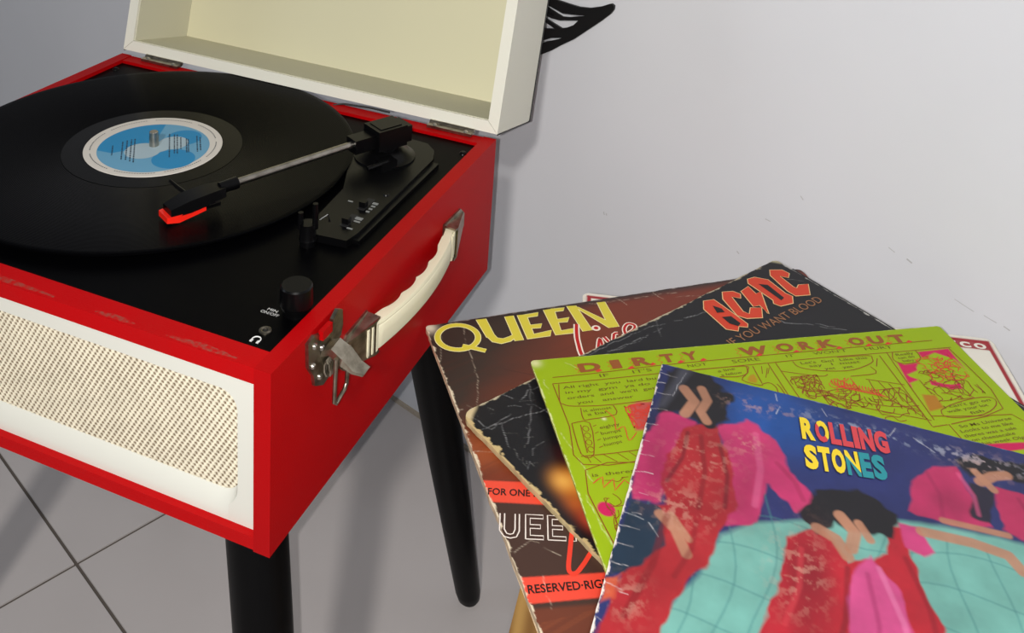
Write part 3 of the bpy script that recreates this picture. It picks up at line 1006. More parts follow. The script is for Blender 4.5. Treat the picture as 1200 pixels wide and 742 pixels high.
def fbm(x, y, o=4, seed=0):
    s, a, t = 0, 0.5, 0
    for i in range(o):
        s = s + a * vnoise(x * 2 ** i, y * 2 ** i, seed + i)
        t += a
        a *= 0.55
    return s / t


SZ = 315.0
M['sleeve'] = attr_mat('printed_card', 0.42, 0.35)
M['sleeve_matt'] = attr_mat('printed_paper', 0.55, 0.3)


def sleeve(name, pose, paint, N=390, thick=0.003, warp=None, radii=(2, 2, 2, 2), edge=(206, 192, 164), material='sleeve', rag=0.4, seed=0, name_cat='record sleeve'):
    x, y, th, zt = pose
    u = np.linspace(0, SZ, N)
    U, V_ = np.meshgrid(u, u)
    U, V_ = U.ravel().copy(), V_.ravel().copy()
    for (cx, cy, sx, sy), r in zip(((0, 0, -1, -1), (SZ, 0, 1, -1), (SZ, SZ, 1, 1), (0, SZ, -1, 1)), radii):
        a = sx * (U - (cx - sx * r)); b = sy * (V_ - (cy - sy * r))
        m = (a > 0) & (b > 0)
        mx, e = np.maximum(a[m], b[m]), np.hypot(a[m], b[m])
        U[m] = (cx - sx * r) + sx * a[m] * mx / e
        V_[m] = (cy - sy * r) + sy * b[m] * mx / e
    # worn, uneven edges
    for s_, axis in ((0, 'L'), (1, 'R'), (2, 'T'), (3, 'B')):
        q = V_ if axis in 'LR' else U
        dist = {'L': U, 'R': SZ - U, 'T': V_, 'B': SZ - V_}[axis]
        k = np.clip(1 - dist / 6.0, 0, 1)
        off = rag * k * (fbm(q * 0.12, q * 0 + s_ * 7.3, 4, seed) * 1.6 - 0.4)
        if axis == 'L': U = U + off
        if axis == 'R': U = U - off
        if axis == 'T': V_ = V_ + off
        if axis == 'B': V_ = V_ - off
    w = warp(U * 0.001, V_ * 0.001) if warp else np.zeros(len(U))
    P = Paint(U, V_, (128, 128, 128))
    paint(P)
    top = np.stack([U * 0.001, -V_ * 0.001, w], -1)
    idx = np.arange(N * N).reshape(N, N)
    F = np.stack([idx[:-1, :-1], idx[1:, :-1], idx[1:, 1:], idx[:-1, 1:]], -1).reshape(-1, 4)
    loop = np.concatenate([idx[0, :-1], idx[:-1, -1], idx[-1, :0:-1], idx[:0:-1, 0]])
    a0 = len(top)
    n = len(loop)
    ringA = top[loop].copy()
    ringB = top[loop].copy(); ringB[:, 2] -= thick
    i = np.arange(n); j = (i + 1) % n
    Fs = np.stack([a0 + i, a0 + j, a0 + n + j, a0 + n + i], -1)
    # underside: the same sheet, coarser, offset below
    st = max(1, (N - 1) // 12)
    ii = list(range(0, N, st))
    if ii[-1] != N - 1: ii.append(N - 1)
    sub_i = idx[np.ix_(ii, ii)]
    b0 = a0 + 2 * n
    under = top[sub_i.ravel()].copy(); under[:, 2] -= thick
    m = len(ii)
    k = np.arange(m * m).reshape(m, m) + b0
    Fu = np.stack([k[:-1, :-1], k[:-1, 1:], k[1:, 1:], k[1:, :-1]], -1).reshape(-1, 4)
    Vall = np.concatenate([top, ringA, ringB, under])
    Fall = np.concatenate([F, Fs, Fu])
    ec = np.array(lin(edge))
    dirt = 0.75 + 0.4 * fbm(np.arange(n) * 0.15, np.zeros(n), 3, 5)
    Ce = ec[None] * dirt[:, None]
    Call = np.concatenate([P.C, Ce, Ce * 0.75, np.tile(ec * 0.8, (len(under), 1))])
    o = grid_mesh(name, Vall, Fall, np.clip(Call, 0, 1), M[material])
    o.location = (x, y, zt)
    o.rotation_euler.z = th
    return o


def wear(P, amount=1.0, rgb=(214, 206, 190), width=2.5, seed=3, sides='LRTB'):
    """paper showing through along the edges"""
    d = np.full(len(P.X), 1e9)
    for s_, q in (('L', P.X), ('R', SZ - P.X), ('T', P.Y), ('B', SZ - P.Y)):
        if s_ in sides: d = np.minimum(d, q)
    nz = fbm(P.X * 0.22, P.Y * 0.22, 4, seed)
    P.blend(amount * np.clip((width * (nz * 2.0 - 0.55) - d) / 0.6, 0, 1), rgb)


def scratch(P, pts, rgb=(200, 196, 188), w=0.7, k=0.8, seed=1):
    w *= 0.8; k *= 0.8
    """a broken white crease"""
    Q = []
    for (ax, ay), (bx, by) in zip(pts, pts[1:]):
        n = max(2, int(math.hypot(bx - ax, by - ay) / 4))
        for i in range(n):
            t = i / n
            Q.append((ax + (bx - ax) * t + random.uniform(-0.8, 0.8), ay + (by - ay) * t + random.uniform(-0.8, 0.8)))
    Q.append(pts[-1])
    for a, b in zip(Q, Q[1:]):
        if random.random() < 0.85:
            P.stroke([a, b], rgb, w * random.uniform(0.5, 1.2), 0.5, k * random.uniform(0.35, 1.0))


ZO = 0.0536          # pile offset
INK = {}


def ink(name, rgb, rough=0.45):
    if name not in INK: INK[name] = mat(name, rgb, rough, 0, 0.35)
    return INK[name]


LIFT = 0.00022

# ---- cream sleeve with red border, far right
def paint_white(P):
    P.blend(np.ones(len(P.X)), (232, 228, 216))
    nz = fbm(P.X * 0.05, P.Y * 0.05, 4, 9)
    P.blend(0.25 * nz, (214, 206, 190))
    b = np.minimum(np.minimum(P.X, SZ - P.X), np.minimum(P.Y, SZ - P.Y))
    P.blend(np.clip((b - 3.0) / 0.6, 0, 1) * np.clip((7.2 - b) / 0.6, 0, 1), (158, 26, 38))
    P.poly([(250, 6), (309, 6), (309, 15.5), (250, 15.5)], (158, 26, 38), 0.6, 0.95, 0.6)
    wear(P, 0.9, (226, 220, 206), 3.5, 12)


wpose = (0.0905, 0.2985, 0.2700, 0.3660 + ZO)
s = sleeve('record_sleeve', wpose, paint_white, N=300, thick=0.0030, radii=(6, 7, 4, 4), edge=(200, 190, 176), seed=4)
tag(s, 'cream sleeve with a dark red border, at the far right under the green one', 'record sleeve', 'record sleeves piled on the stool')
for ch, u_, w_ in (('T', 277, 8.0), ('C', 287.5, 8.0), ('O', 298.0, 9.0)):
    Print(LIFT).text(ch, (u_, 14.8), (u_ + w_, 14.8), 7.0, bold=0.06).build('title_letter', ink('cream_ink', (232, 226, 214)), s)

# ---- the brown QUEEN sleeve
def warp_q(u, v):
    return -0.0026 + 0.007 * (u / 0.315)


def paint_queen(P):
    X, Y = P.X, P.Y
    P.blend(np.ones(len(X)), (56, 44, 38))
    nz = fbm(X * 0.02, Y * 0.05, 4, 21)
    P.blend(np.clip((X + 0.9 * Y - 78) / 70 + (nz - 0.5) * 0.5, 0, 1) * 0.95, (120, 50, 26))
    P.blend(np.clip((X - 110) / 60, 0, 1) * 0.5, (110, 44, 32))
    P.blend(np.clip((Y - 95) / 45, 0, 1) * np.clip((150 - Y) / 20, 0, 1) * 0.85, (164, 82, 40))
    P.blend(np.clip((9 - Y) / 8, 0, 1), (48, 38, 36))
    streak = fbm(X * 0.01, (Y + 0.3 * X) * 0.35, 3, 30)
    P.blend(np.clip((streak - 0.5) * 3, 0, 1) * 0.35 * np.clip((Y - 20) / 40, 0, 1), (84, 40, 26))
    # ticket panel in the lower left
    P.poly([(-6, 150), (70, 172), (70, 262), (-6, 246)], (66, 44, 36), 1.0)
    P.poly([(-3, 150.8), (60, 171.4), (57, 188), (-3, 167.6)], (226, 74, 52), 0.5)
    P.poly([(-3, 221), (60, 233.5), (57, 247.5), (-3, 237.4)], (230, 72, 52), 0.5)
    P.poly([(-6, 240), (70, 254), (70, 330), (-6, 330)], (104, 52, 34), 1.2)
    P.blend(np.clip((streak - 0.45) * 4, 0, 1) * 0.5 * (Y > 250), (150, 78, 44))
    for pts in ([(27, 4), (24, 30), (22, 62), (14, 92), (12, 120)], [(7, 2), (8, 20), (2, 40)], [(0, 92), (8, 88), (14, 94)], [(2, 128), (14, 132), (30, 124)], [(10, 108), (10, 120)],
                [(2, 206), (14, 200), (26, 214)], [(13, 224), (10, 244)], [(60, 3), (64, 9)], [(150, 2), (155, 12)], [(182, 2), (186, 12)], [(120, 4), (200, 6)], [(196, 12), (216, 14)]):
        scratch(P, pts, (206, 190, 168), 0.55, 0.75)
    P.stroke([(42, 60), (62, 72), (80, 76)], (58, 28, 20), 0.5, 0.5, 0.8)
    wear(P, 0.95, (222, 206, 178), 2.6, 5, 'LB')
    wear(P, 0.8, (150, 140, 132), 1.6, 6, 'T')
    P.blob((3, 3), (5, 6), (226, 214, 190), 0.9)


qpose = (0.0012, 0.1958, 0.6740, 0.375 + ZO)
qs = sleeve('record_sleeve', qpose, paint_queen, N=400, thick=0.0034, warp=warp_q, radii=(2.5, 4, 3, 3), edge=(214, 190, 158), rag=0.8, seed=6)
tag(qs, 'brown sleeve with yellow QUEEN title and red Live script, leftmost of the pile', 'record sleeve', 'record sleeves piled on the stool')
QL = {
 'N': [[(109.4,-1.6),(116.1,-0.6),(117.2,34.6),(110.1,34.4)], [(114.2,-0.7),(117.4,2.2),(135.0,30.7),(130.4,35.1)], [(133.6,-0.3),(139.6,0.3),(138.1,35.6),(130.8,35.3)]],
 'E2': [[(90.5,-1.2),(98.5,-1.3),(93.9,34.0),(89.3,33.3)], [(96.5,-1.1),(106.9,-0.1),(104.6,3.5),(96.0,2.8)], [(94.8,13.9),(106.2,13.9),(102.8,19.0),(94.7,17.7)], [(88.8,33.2),(90.8,29.4),(105.5,28.9),(102.8,34.4)]],
 'E1': [[(69.4,0.3),(75.9,1.2),(73.5,32.8),(68.0,32.4)], [(73.7,1.2),(85.7,0.9),(83.7,5.1),(73.2,5.1)], [(72.0,15.6),(83.9,16.4),(81.2,21.2),(71.9,19.7)], [(67.6,32.5),(70.6,28.5),(88.2,26.7),(84.9,33.3)]],
 'U': [[(38.2,-2.1),(45.2,-1.5),(45.9,23.2),(40.0,22.7)], [(59.7,-0.4),(66.0,-0.1),(64.6,33.0),(58.6,32.7)], [(40.0,20.5),(45.9,20.5),(47.0,25.5),(51.0,27.6),(56.0,26.2),(61.0,23.5),(61.0,28.0),(55.0,32.0),(48.0,33.0),(42.5,29.0)]],
}
def squash(pl):                                # keep the title inside the sleeve's upper edge
    return [(u_, 4.2 + v_ * 0.875) for u_, v_ in pl]


def ring_pts(c, rx, ry, tilt, n=30):
    out = []
    for k in range(n):
        a = 2 * math.pi * k / n
        x_, y_ = rx * math.cos(a), ry * math.sin(a)
        out.append((c[0] + x_ * math.cos(tilt) - y_ * math.sin(tilt), c[1] + x_ * math.sin(tilt) + y_ * math.cos(tilt)))
    return out


qc = (19.8, 18.6)
OUTL, YELQ = ink('pale_yellow_print', (236, 226, 170)), ink('bright_yellow_print', (216, 202, 66))
for k_, L_ in [('Q', None)] + list(QL.items()):
    lo, hi = Print(LIFT, warp_q), Print(LIFT + 0.00012, warp_q)
    if L_ is None:
        for pr, w_ in ((lo, 1.1), (hi, 0.0)):
            pr.stroke(ring_pts(qc, 14.6, 14.0, 0.3), 3.6 + w_, closed=True)
            pr.stroke([(20.5, 28.8), (27, 32.6), (35.1, 38.2)], 3.2 + w_)
    else:
        for pl in L_:
            lo.stroke(squash(pl), 1.1, closed=True)
            hi.poly(squash(pl))
    t_ = hi.build('title_letter', YELQ, qs)
    lo.build('letter_outline', OUTL, t_)
for nm_, w_, dz_, colr in (('script_outline', 4.6, 0.0003, (240, 226, 210)), ('script_lettering', 2.4, 0.00042, (186, 24, 22))):
    pr = Print(LIFT + dz_, warp_q)
    pr.stroke([(108.3, 25.6), (104.4, 36), (101.9, 44.9), (99.4, 60), (104, 64), (112, 58)], w_, smooth=5)
    pr.disc((120.7, 33.4), w_ * 0.72, n=16)
    pr.stroke([(113, 56), (118.6, 45.6), (117.4, 55.4), (120, 57)], w_ * 0.8, smooth=5)
    pr.stroke([(122.4, 44.6), (125.0, 54.0), (130.6, 43.4), (134.0, 43.0)], w_ * 0.8, smooth=2)
    pr.stroke([(136.5, 46.8), (146.4, 42.4), (149.6, 37.4), (145.6, 34.6), (140.6, 39.4), (139.4, 47.2), (144.0, 51.0), (151, 47.4)], w_ * 0.8, smooth=5)
    pr.build(nm_, ink('%s_ink' % nm_, colr), qs)
# ticket wording
pr = Print(LIFT, warp_q)
pr.text('FOR ONE PERSON', (-0.2, 163.2), (45.0, 178.4), 5.2, bold=0.02)
pr.text('RESERVED·RIGHTS', (1.6, 232.4), (52.0, 241.4), 5.4, bold=0.02)
pr.build('ticket_lettering', ink('dark_print', (36, 20, 18)), qs)['kind'] = 'stuff'
pr = Print(LIFT, warp_q)
e_ = np.array([36.0, 12.0]); e_ = e_ / np.linalg.norm(e_); n_ = np.array([e_[1], -e_[0]])
o_ = np.array([-2.6, 194.2])
def T2(a, b): return tuple(o_ + e_ * a + n_ * b)
for dx, segs in ((0, [[(0, 17), (0, 5), (2.5, 1), (6, 0), (9.5, 1), (11, 5), (11, 17)], [(2.6, 17), (2.6, 6), (4, 3.2), (6, 2.6), (7.6, 3.2), (8.6, 6), (8.6, 17)]]),
                 (14.5, [[(0, 0), (0, 17), (10, 17), (10, 14.4), (2.6, 14.4), (2.6, 10.0), (8.4, 10.0), (8.4, 7.4), (2.6, 7.4), (2.6, 2.6), (10, 2.6), (10, 0), (0, 0)]]),
                 (27.0, [[(0, 0), (0, 17), (10, 17), (10, 14.4), (2.6, 14.4), (2.6, 10.0), (8.4, 10.0), (8.4, 7.4), (2.6, 7.4), (2.6, 2.6), (10, 2.6), (10, 0), (0, 0)]]),
                 (40.0, [[(0, 0), (0, 17), (3, 17), (8.6, 6), (8.6, 17), (11, 17), (11, 0), (8, 0), (2.6, 11), (2.6, 0), (0, 0)]])):
    for sg in segs:
        pr.stroke([T2(a + dx, b) for a, b in sg], 0.75)
pr.build('outlined_lettering', ink('pale_print', (226, 214, 204)), qs)['kind'] = 'stuff'
pr = Print(LIFT + 0.0001, warp_q)
pr.stroke([(38.8, 199.0), (33.0, 211), (27.2, 224.0), (30, 227.0), (36, 223.0), (44.8, 215.7), (47, 220), (52.0, 213.0)], 2.6, smooth=5)
pr.build('red_script', ink('orange_red_print', (226, 60, 40)), qs)

# ---- the black AC/DC sleeve
def warp_a(u, v):
    return -0.0032 + 0.0089 * (u / 0.315) - 0.0012 * (v / 0.315)


AD = {
 'A': [(224.7,2.1),(232.5,5.2),(232.0,19.2),(230.8,40.8),(228.0,43.1),(223.2,38.7),(218.6,42.1),(213.1,35.8),(217.3,9.4)],
 'C': [(245.7,2.4),(253.1,6.4),(255.3,12.1),(251.5,15.8),(246.8,10.6),(239.8,28.4),(241.6,33.5),(248.2,28.8),(255.2,33.5),(246.2,41.9),(235.9,35.8),(232.5,29.5),(239.2,9.0)],
 'Z': [(258.8,10.2),(268.5,8.9),(265.8,19.0),(271.2,19.3),(254.0,41.5),(256.9,30.5),(251.6,29.0)],
 'D': [(275.9,2.1),(282.6,3.4),(288.8,11.9),(285.9,31.5),(287.2,37.5),(280.5,43.5),(269.5,40.5),(267.8,35.4),(270.8,32.3),(272.0,6.1)],
 'C2': [(301.1,3.9),(309.6,9.5),(310.3,15.9),(305.3,19.2),(300.9,13.7),(298.1,29.9),(299.3,32.8),(303.9,30.7),(311.2,34.2),(300.6,44.2),(290.1,38.7),(290.0,30.8),(295.5,9.2)],
}
ADH = {'A': [[(225.8, 10.2), (228.8, 16.7), (227.4, 21.3), (221.8, 18.4)], [(220.9, 24.1), (227.6, 27.3), (226.9, 37.4), (222.8, 38.8), (219.8, 33.0)]], 'D': [[(277.7, 11.5), (282.9, 16.7), (280.1, 35.3), (275.5, 36.4)]]}


def ad(pl):
    return [(u_ - 3.0, 4.0 + v_ * 0.97) for u_, v_ in pl]


def paint_acdc(P):
    X, Y = P.X, P.Y
    P.blend(np.ones(len(X)), (17, 17, 20))
    P.blend(0.35 * fbm(X * 0.03, Y * 0.03, 3, 44), (28, 28, 34))
    # warm stage glow
    P.blob((22, 84), (11, 14), (206, 120, 40), 0.95, 3)
    P.blob((19, 80), (6, 7), (236, 178, 84), 0.8)
    P.blob((14, 97), (6, 8), (196, 100, 44), 0.7)
    P.blob((32, 66), (7, 10), (58, 20, 22), 0.8)
    P.blob((12, 110), (5, 9), (196, 74, 48), 0.7)
    for pts, w_ in (([(100, 3), (131, 3), (165, 5), (190, 12), (217, 17)], 0.9), ([(253.6, 50.6), (252.9, 58.7), (265.2, 68.8), (283.6, 89.9)], 1.1), ([(176.5, 0), (164, 17.6)], 0.6), ([(120.2, 7.9), (140.7, 11), (176.2, 11.1)], 0.8),
                    ([(5.4, 20.1), (27.1, 17.9), (50.2, 7.8), (59.3, 8.7)], 0.9), ([(2, 19.2), (17.4, 21), (49.4, 28)], 0.8), ([(54.4, 2.6), (39.4, 23.7), (20, 44.7)], 0.9), ([(4.1, 2.1), (7.8, 21.7), (13.8, 21)], 0.6),
                    ([(53, 1.8), (50, 12.9)], 0.6), ([(32.4, 0), (36.7, 7.9)], 0.7), ([(300, 24), (309, 33)], 0.7), ([(271.6, 71.2), (284.4, 89.3)], 0.9), ([(17, 21), (9, 40), (8, 52)], 0.6), ([(30, 12), (44, 20), (48, 34)], 0.6),
                    ([(8, 60), (20, 50), (34, 48)], 0.5), ([(70, 4), (78, 16), (90, 14)], 0.5), ([(110, 6), (118, 18)], 0.5), ([(80, 3), (100, 8), (150, 12)], 0.7)):
        scratch(P, pts, (176, 176, 178), w_ * 0.75, 0.62)
    for q in range(16):
        x_, y_ = random.uniform(5, 60), random.uniform(4, 60)
        a_ = random.uniform(0, 6.28); l_ = random.uniform(3, 9)
        scratch(P, [(x_, y_), (x_ + l_ * math.cos(a_), y_ + l_ * math.sin(a_))], (160, 158, 152), 0.4, 0.45)
    P.poly([(1, -3), (16, -3), (3, 9), (-3, 16)], (214, 194, 150), 1.4, 0.9, 1.0)
    wear(P, 1.0, (196, 172, 122), 4.0, 15, 'L')
    wear(P, 0.9, (190, 178, 150), 2.6, 16, 'T')
    wear(P, 0.9, (186, 184, 178), 2.0, 17, 'R')
    P.poly([(305, -3), (320, -3), (320, 13)], (178, 172, 140), 1.5, 0.9, 1.0)


apose = (0.0631, 0.1178, 1.0212, 0.380 + ZO)
as_ = sleeve('record_sleeve', apose, paint_acdc, N=400, thick=0.0034, warp=warp_a, radii=(9, 5, 3, 3), edge=(200, 180, 136), rag=0.9, seed=8)
tag(as_, 'black creased sleeve with orange AC/DC lightning lettering, between brown and green sleeves', 'record sleeve', 'record sleeves piled on the stool')
for k_, pl in AD.items():
    t_ = Print(LIFT + 0.00012, warp_a).poly(ad(pl)).build('logo_letter', ink('orange_red_ink', (206, 62, 34)), as_)
    Print(LIFT, warp_a).stroke(ad(pl), 1.5, closed=True).build('letter_outline', ink('logo_cream_ink', (226, 192, 136)), t_)
    if k_ in ('A', 'D'):
        for h_ in ADH[k_]:
            Print(LIFT + 0.0003, warp_a).poly(ad(h_)).build('letter_counter', ink('black_print', (17, 17, 20)), t_)
pr = Print(LIFT, warp_a)
pr.text('IF YOU WANT BLOOD', (199.5, 54.5), (300.0, 58.0), 7.4)
pr.build('title_lettering', ink('dull_gold_print', (150, 104, 70)), as_)
# the back board of the black sleeve, slid out a little to the right
bb = box('back_board', 0.100, 0.3200, -0.300, -0.014, -0.0034, -0.0028, ink('black_board', (20, 20, 22)), as_, 0.0002, 1)
for v_ in bb.data.vertices: v_.co.z += warp_a(v_.co.x, -v_.co.y)

# ---- the lime green comic sleeve
lpose = (0.0892, 0.1748, 0.582, 0.3865 + ZO)


def paint_lime(P):
    X, Y = P.X, P.Y
    P.blend(np.ones(len(X)), (150, 176, 4))
    P.blend(0.25 * fbm(X * 0.02, Y * 0.02, 3, 61), (140, 168, 2))
    P.poly([(52.9, 51.7), (60.4, 48.8), (72, 49.2), (72, 75), (50.1, 74)], (196, 34, 78), 1.2, 0.85, 2.0)
    # magenta ground of the right hand panel, with green shapes left clear in it
    P.poly([(259.2, 26.8), (304.7, 25.5), (301.4, 60), (262, 66), (251.5, 60)], (196, 26, 84), 0.6)
    for pl in ([(256, 24.6), (254.8, 32.3), (261.2, 37.8), (271.7, 37.2), (278.5, 32.9), (279.5, 23.8)], [(276.3, 33.7), (291.7, 28.5), (301.7, 36.9), (303, 62), (289.5, 64), (277, 60), (264, 52), (268, 42)],
               [(256.8, 48.0), (267.7, 44.6), (270.1, 52.4), (267.4, 59.9), (276.7, 64.9), (287.7, 65.4), (303, 66), (302, 92), (246.7, 92), (250.7, 70), (253.6, 56.3), (262, 54), (258, 50.6)]):
        P.poly(pl, (150, 176, 4), 0.6)
    P.poly([(277.6, 62.8), (289.3, 60.6), (287.4, 66.4), (277.7, 66.2)], (196, 26, 84), 0.5)
    P.poly([(255, 68), (264, 70), (262, 82), (250, 84)], (176, 92, 32), 0.8, 0.8)
    P.poly([(264.6, 116), (268.3, 118.2), (280, 123.8), (300, 123.6), (303, 119), (277.3, 116.5)], (196, 26, 84), 0.6)
    P.poly(ring_pts((13, 131), 4.8, 5.6, -0.5, 16), (196, 26, 84), 0.5)
    P.poly([(142.2, 37.8), (145.7, 34.2), (148.9, 33.3), (149.2, 38.6), (146.6, 42.2), (141.9, 40.3)], (178, 110, 26), 0.5, 0.7)
    wear(P, 0.85, (226, 226, 170), 1.6, 63, 'L')
    wear(P, 0.7, (210, 216, 120), 0.9, 64, 'T')
    for pts in ([(4, 20), (5, 34)], [(3, 70), (7, 84)], [(8, 92), (11, 110)], [(4, 120), (9, 150)], [(24, 5), (30, 12)], [(6, 140), (12, 165)]):
        scratch(P, pts, (232, 232, 190), 0.6, 0.7)
    P.blob((33.5, 61.2), (1.2, 1.2), (236, 230, 190), 1.0)
    P.blob((3, 3), (4, 4), (224, 222, 170), 0.8)


lm = sleeve('record_sleeve', lpose, paint_lime, N=400, thick=0.0014, radii=(3, 3, 3, 3), edge=(188, 196, 96), material='sleeve_matt', rag=0.35, seed=10)
tag(lm, 'lime green comic-strip sleeve headed DIRTY WORKOUT, lying on the black sleeve', 'record sleeve', 'record sleeves piled on the stool')
line_ink = ink('rust_line_ink', (136, 68, 12))
red_ink = ink('red_line_ink', (206, 56, 40))
pr = Print(LIFT)
for pts in ([(10.9, 19.1), (42.4, 18.6), (85.6, 16.6), (158.4, 15.8), (207.2, 15.6), (298.4, 15.5)], [(9.3, 25.2), (40.6, 25.3), (82.7, 24.5), (154.3, 24.0), (203.5, 23.4), (255.4, 24.3), (307.5, 24.7)],
            [(9.4, 25.5), (9.8, 65.0), (9.4, 96.8), (60, 98.1)], [(60, 102.7), (9.4, 101.4), (10.5, 160)],
            [(13.3, 26.2), (9.8, 41.9), (11.4, 45.1), (18, 47.8), (42.4, 49.7), (74, 48.3)], [(151.6, 25.7), (150.2, 43.3)], [(163.7, 24.5), (162.6, 60)], [(169.4, 24.5), (168.8, 64)],
            [(110.9, 24.0), (145.4, 24.8), (146.6, 29), (143.4, 33), (136, 34.6), (123.9, 33.2)], [(147.1, 25.1), (145.1, 31.5), (138.1, 38.4), (148, 45), (150.4, 44)], [(150.4, 44), (155.4, 43.3), (158, 47.6), (157.1, 53)],
            [(160.1, 45.2), (160.9, 49.3), (160.8, 56)], [(182.4, 24.6), (183.5, 30.1), (190.1, 34), (203.8, 37.6), (220.9, 38.6), (238.1, 33.4), (241.4, 28.8), (240.3, 25.5), (216.6, 24.6)],
            [(169.3, 33.1), (193.7, 41.6), (200.3, 40.7)], [(215.5, 44.5), (235.2, 44), (235.2, 36.8)], [(248.6, 26.6), (246.5, 55.7), (243, 97)], [(255.9, 23.7), (252.2, 52.3), (248, 92)], [(224.5, 48.6), (248.6, 57.7)], [(245.2, 29.3), (239.7, 37.3)],
            [(243.1, 97.5), (254.2, 97)], [(255.2, 96.6), (255.4, 118)], [(257.1, 96.9), (304.3, 94.2), (306.7, 120)], [(248, 88), (302, 88.5), (305.2, 25.5)],
            [(260.2, 24.6), (256.2, 32.3), (261.2, 37), (271.7, 36.6), (277.5, 32.5), (278.5, 24.8)], [(258.4, 84.1), (257, 89.1), (265.8, 92.1), (285.6, 91.4), (299.9, 84.5), (301.7, 77.5), (288.2, 76.5), (268.7, 80.2), (258.4, 84.1)],
            [(12, 62.7), (10.6, 88.5), (18.2, 89.7), (23.3, 63.9), (12, 62.7)], [(17.1, 64.6), (14.6, 88.3)], [(21.4, 50), (20.4, 59.9), (25.1, 60.6), (42.3, 58.6), (43, 50.3)], [(10, 90.4), (31.2, 90.6), (60, 89.7)],
            [(180, 42), (176, 60)], [(232, 52), (234, 74)], [(238, 55), (240, 80)], [(226, 50), (222, 74)], [(200, 66), (226, 76), (246, 78)], [(206, 74), (246, 92)]):
    pr.stroke(pts, 0.68, smooth=3)
for c_ in ((19.4, 68.3), (18.8, 74.2), (18, 80), (17.5, 85.8)):
    pr.stroke(ring_pts(c_, 1.9, 2.3, 0, 14), 0.5, closed=True)
for a_, b_ in (((13.4, 90.6), (14.5, 96.2)), ((17, 90.6), (20.6, 97)), ((24, 90.9), (30.4, 97.6)), ((32.7, 91), (37.7, 97.4)), ((40, 91), (45, 97.4)), ((157.9, 26.5), (154.9, 34.1)), ((161, 28.9), (155.5, 38.2)), ((162.4, 29), (158.7, 34.6)),
              ((27, 66), (24.5, 67)), ((26.6, 72), (24, 73)), ((26.2, 78), (23.6, 79)), ((25.8, 84), (23, 85))):
    pr.stroke([a_, b_], 0.5)
# loose hatching and doodle lines
rr = random.Random(5)


def doodle(pr, poly, n, amp, w, rr):
    xs = [p[0] for p in poly]; ys = [p[1] for p in poly]
    for q in range(n):
        x_, y_ = rr.uniform(min(xs), max(xs)), rr.uniform(min(ys), max(ys))
        a_ = rr.uniform(0, 6.28)
        pts = [(x_, y_)]
        for k in range(4):
            a_ += rr.uniform(-1.3, 1.3)
            x_ = min(max(x_ + amp * math.cos(a_), min(xs)), max(xs)); y_ = min(max(y_ + amp * math.sin(a_), min(ys)), max(ys))
            pts.append((x_, y_))
        pr.stroke(pts, w, smooth=3)


doodle(pr, [(171, 40), (192, 62)], 34, 4, 0.62, rr)
doodle(pr, [(186, 56), (214, 74)], 34, 4, 0.62, rr)
doodle(pr, [(262, 46), (300, 76)], 36, 4, 0.62, rr)
doodle(pr, [(216, 60), (244, 90)], 24, 5, 0.62, rr)
doodle(pr, [(14, 110), (36, 150)], 16, 4, 0.5, rr)
pr.build('line_drawing', line_ink, lm)['kind'] = 'stuff'
pr = Print(LIFT + 0.0001)
for k in range(16):
    x_ = 200 + k * 1.8; y_ = 46 + k * 0.9
    pr.stroke([(x_, y_), (x_ - 1.2, y_ + 4), (x_ + 2.0, y_ + 8.5)], 0.7, smooth=3)
doodle(pr, [(272, 32), (300, 58)], 34, 3.4, 0.62, rr)
doodle(pr, [(50, 52), (68, 72)], 30, 4, 0.7, rr)
doodle(pr, [(196, 46), (214, 58)], 12, 3, 0.6, rr)
pr.stroke([(36.5, 54), (40, 62), (38, 72), (44, 70), (43, 82), (50, 76)], 0.6, smooth=3)
pr.stroke([(11, 112), (18, 108), (16, 116), (24, 110), (22, 119), (30, 112), (33, 120)], 0.7, smooth=2)
pr.build('red_line_drawing', red_ink, lm)['kind'] = 'stuff'
# headline: brown letters with jagged red shadows
for tx, u0, u1, v0, v1 in (('D', 31, 46.5, 17.0, 16.6), ('I', 54.0, 61.0, 16.2, 16.0), ('R', 70.0, 83.0, 15.6, 15.2), ('T', 90.5, 100.5, 14.6, 14.4), ('Y', 107.0, 118.0, 14.2, 14.0),
                           ('W', 149, 171, 14.6, 14.4), ('O', 177.5, 190.5, 14.0, 13.8), ('R', 195.5, 205.5, 13.8, 13.8), ('K', 211, 224.5, 13.8, 13.8), ('O', 234.5, 246, 14.0, 14.2), ('U', 250, 261.5, 14.2, 14.4), ('T', 267, 279, 14.8, 15.2)):
    Print(LIFT + 0.0001).text(tx, (u0, v0), (u1, v1), 9.0, bold=0.05).build('headline_letter', ink('headline_brown', (146, 80, 30)), lm)
pr = Print(LIFT)
for u0 in (29, 52, 68, 88.5, 105, 147, 175.5, 193.5, 209, 232.5, 248, 265):
    base = 15.8 if u0 > 60 else 17.4
    pr.stroke([(u0, base - 9), (u0 + 2.2, base - 6.4), (u0 - 0.6, base - 4.6), (u0 + 2.0, base - 2.2), (u0, base - 0.8)], 0.5)
    pr.poly([(u0 + 12, base - 0.6), (u0 + 15.5, base - 2.8), (u0 + 17.5, base - 0.8), (u0 + 14, base + 0.4)])
pr.build('headline_shadow', red_ink, lm)['kind'] = 'stuff'
pr = Print(LIFT + 0.0001)
